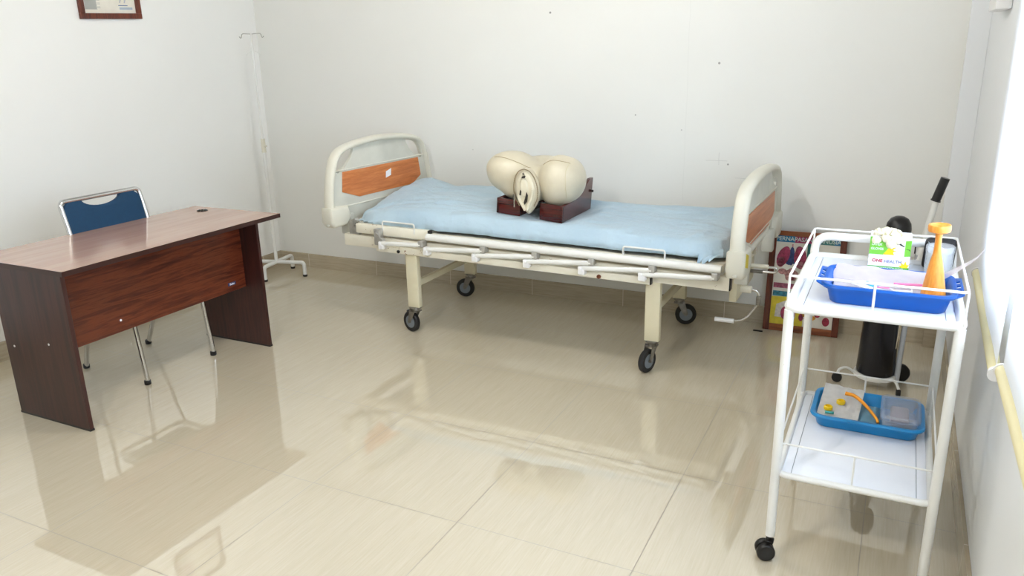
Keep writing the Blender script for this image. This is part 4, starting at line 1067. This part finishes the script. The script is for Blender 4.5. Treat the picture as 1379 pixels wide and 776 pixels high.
for (x, y, s_, r) in ((cxx - .155, cyy - .042, (0, 1, 0), .022), (cxx + .10, cyy - .10, (1, 0, 0), .014)):
    MB().lathe([(r * .5, -.010), (r * .9, -.010), (r, -.006), (r, .006), (r * .9, .010), (r * .5, .010)], (x, y, r), 24, axis=s_).build('castor', M['rubber'], oc)
MB().lathe([(.02, -.012), (.040, -.012), (.045, -.006), (.045, .006), (.040, .012), (.02, .012)], (cxx + .098, cyy + .06, .045), 30, axis=(.25, -1, 0)).build('wheel', M['rubber'], oc)
MB().tube([(cxx + .088, cyy - .02, .03), (cxx + .095, cyy - .02, .35), (cxx + .108, cyy - .02, .62)], .0115, n=14).build('pole', plain('grey_pole', '#aeb2b8', .35), oc)
h0 = Vector((cxx + .103, cyy - .02, .56)); h1 = Vector((1.928, .51, .852)); h2 = Vector((1.953, .51, .948))
MB().tube([h0, h1 + (h2 - h1) * .2], .0125, n=14).build('handle', M['white_paint'], oc)
MB().tube([h1, h1 + (h2 - h1) * .04], .020, n=16).tube([h1 + (h2 - h1) * .04, h2 - (h2 - h1) * .05, h2], .0175, n=16).build('grip', M['black'], oc)
MB().tube([(cxx + .070, cyy - .055, .20), (cxx + .076, cyy - .05, .45)], .0016, n=6).build('wire', M['vinyl'], oc)

# crumbs beside the chart are left out of the model except the small dark peg
pg = MB().box((1.165, 1.02, .001), (1.215, 1.032, .008), .002)
tag(pg.build('dark_peg', M['black']), 'small black peg lying on the floor at the left foot of the anatomy chart', 'peg')

# ------------------------------------------------------------------ light
def area(nm, loc, size, power, rot=(0, 0, 0), col=(1, 1, 1), shape='DISK', sy=None):
    l = bpy.data.lights.new(nm, 'AREA'); l.shape = shape; l.size = size; l.energy = power; l.color = col
    if sy: l.size_y = sy
    o = bpy.data.objects.new(nm, l); COL.objects.link(o); o.location = loc; o.rotation_euler = rot; return o
for (lx, ly, lab), pw in zip(LAMPS, (38, 76)):
    l = bpy.data.lights.new('bulb_light', 'POINT'); l.energy = pw; l.shadow_soft_size = .035; l.color = (1, .96, .90)
    o = bpy.data.objects.new('bulb_light', l); COL.objects.link(o); o.location = (lx, ly, ZC - .25)
wd = bpy.data.worlds.new('sky'); scn.world = wd; wd.use_nodes = True
bgn = wd.node_tree.nodes['Background']; bgn.inputs[0].default_value = (.84, .92, 1, 1); bgn.inputs[1].default_value = 11.0

# ------------------------------------------------------------------ camera (solved from the floor grid)
cam = bpy.data.cameras.new('camera'); co = bpy.data.objects.new('camera', cam); COL.objects.link(co)
f_, yaw, pit, rol = 1045.786, -.46518, .29548, -.02325
cam.sensor_fit = 'HORIZONTAL'; cam.sensor_width = 36; cam.lens = f_ * 36 / 1379; cam.clip_start = .02
cyw, syw, cpt_, spt = math.cos(yaw), math.sin(yaw), math.cos(pit), math.sin(pit)
fwd = Vector((syw * cpt_, cyw * cpt_, -spt)); right = Vector((cyw, -syw, 0)); up_ = right.cross(fwd)
cr, sr_ = math.cos(rol), math.sin(rol)
r2 = right * cr + up_ * sr_; u2 = -right * sr_ + up_ * cr
R3 = Matrix((r2, u2, -fwd)).transposed()
co.matrix_world = Matrix.Translation((1.77606, -3.09952, 1.48050)) @ R3.to_4x4()
scn.camera = co
vs = scn.view_settings; vs.view_transform = 'Standard'; vs.look = 'None'; vs.gamma = 1; vs.exposure = 0.22; vs.use_curve_mapping = False
scn.cycles.use_denoising = True
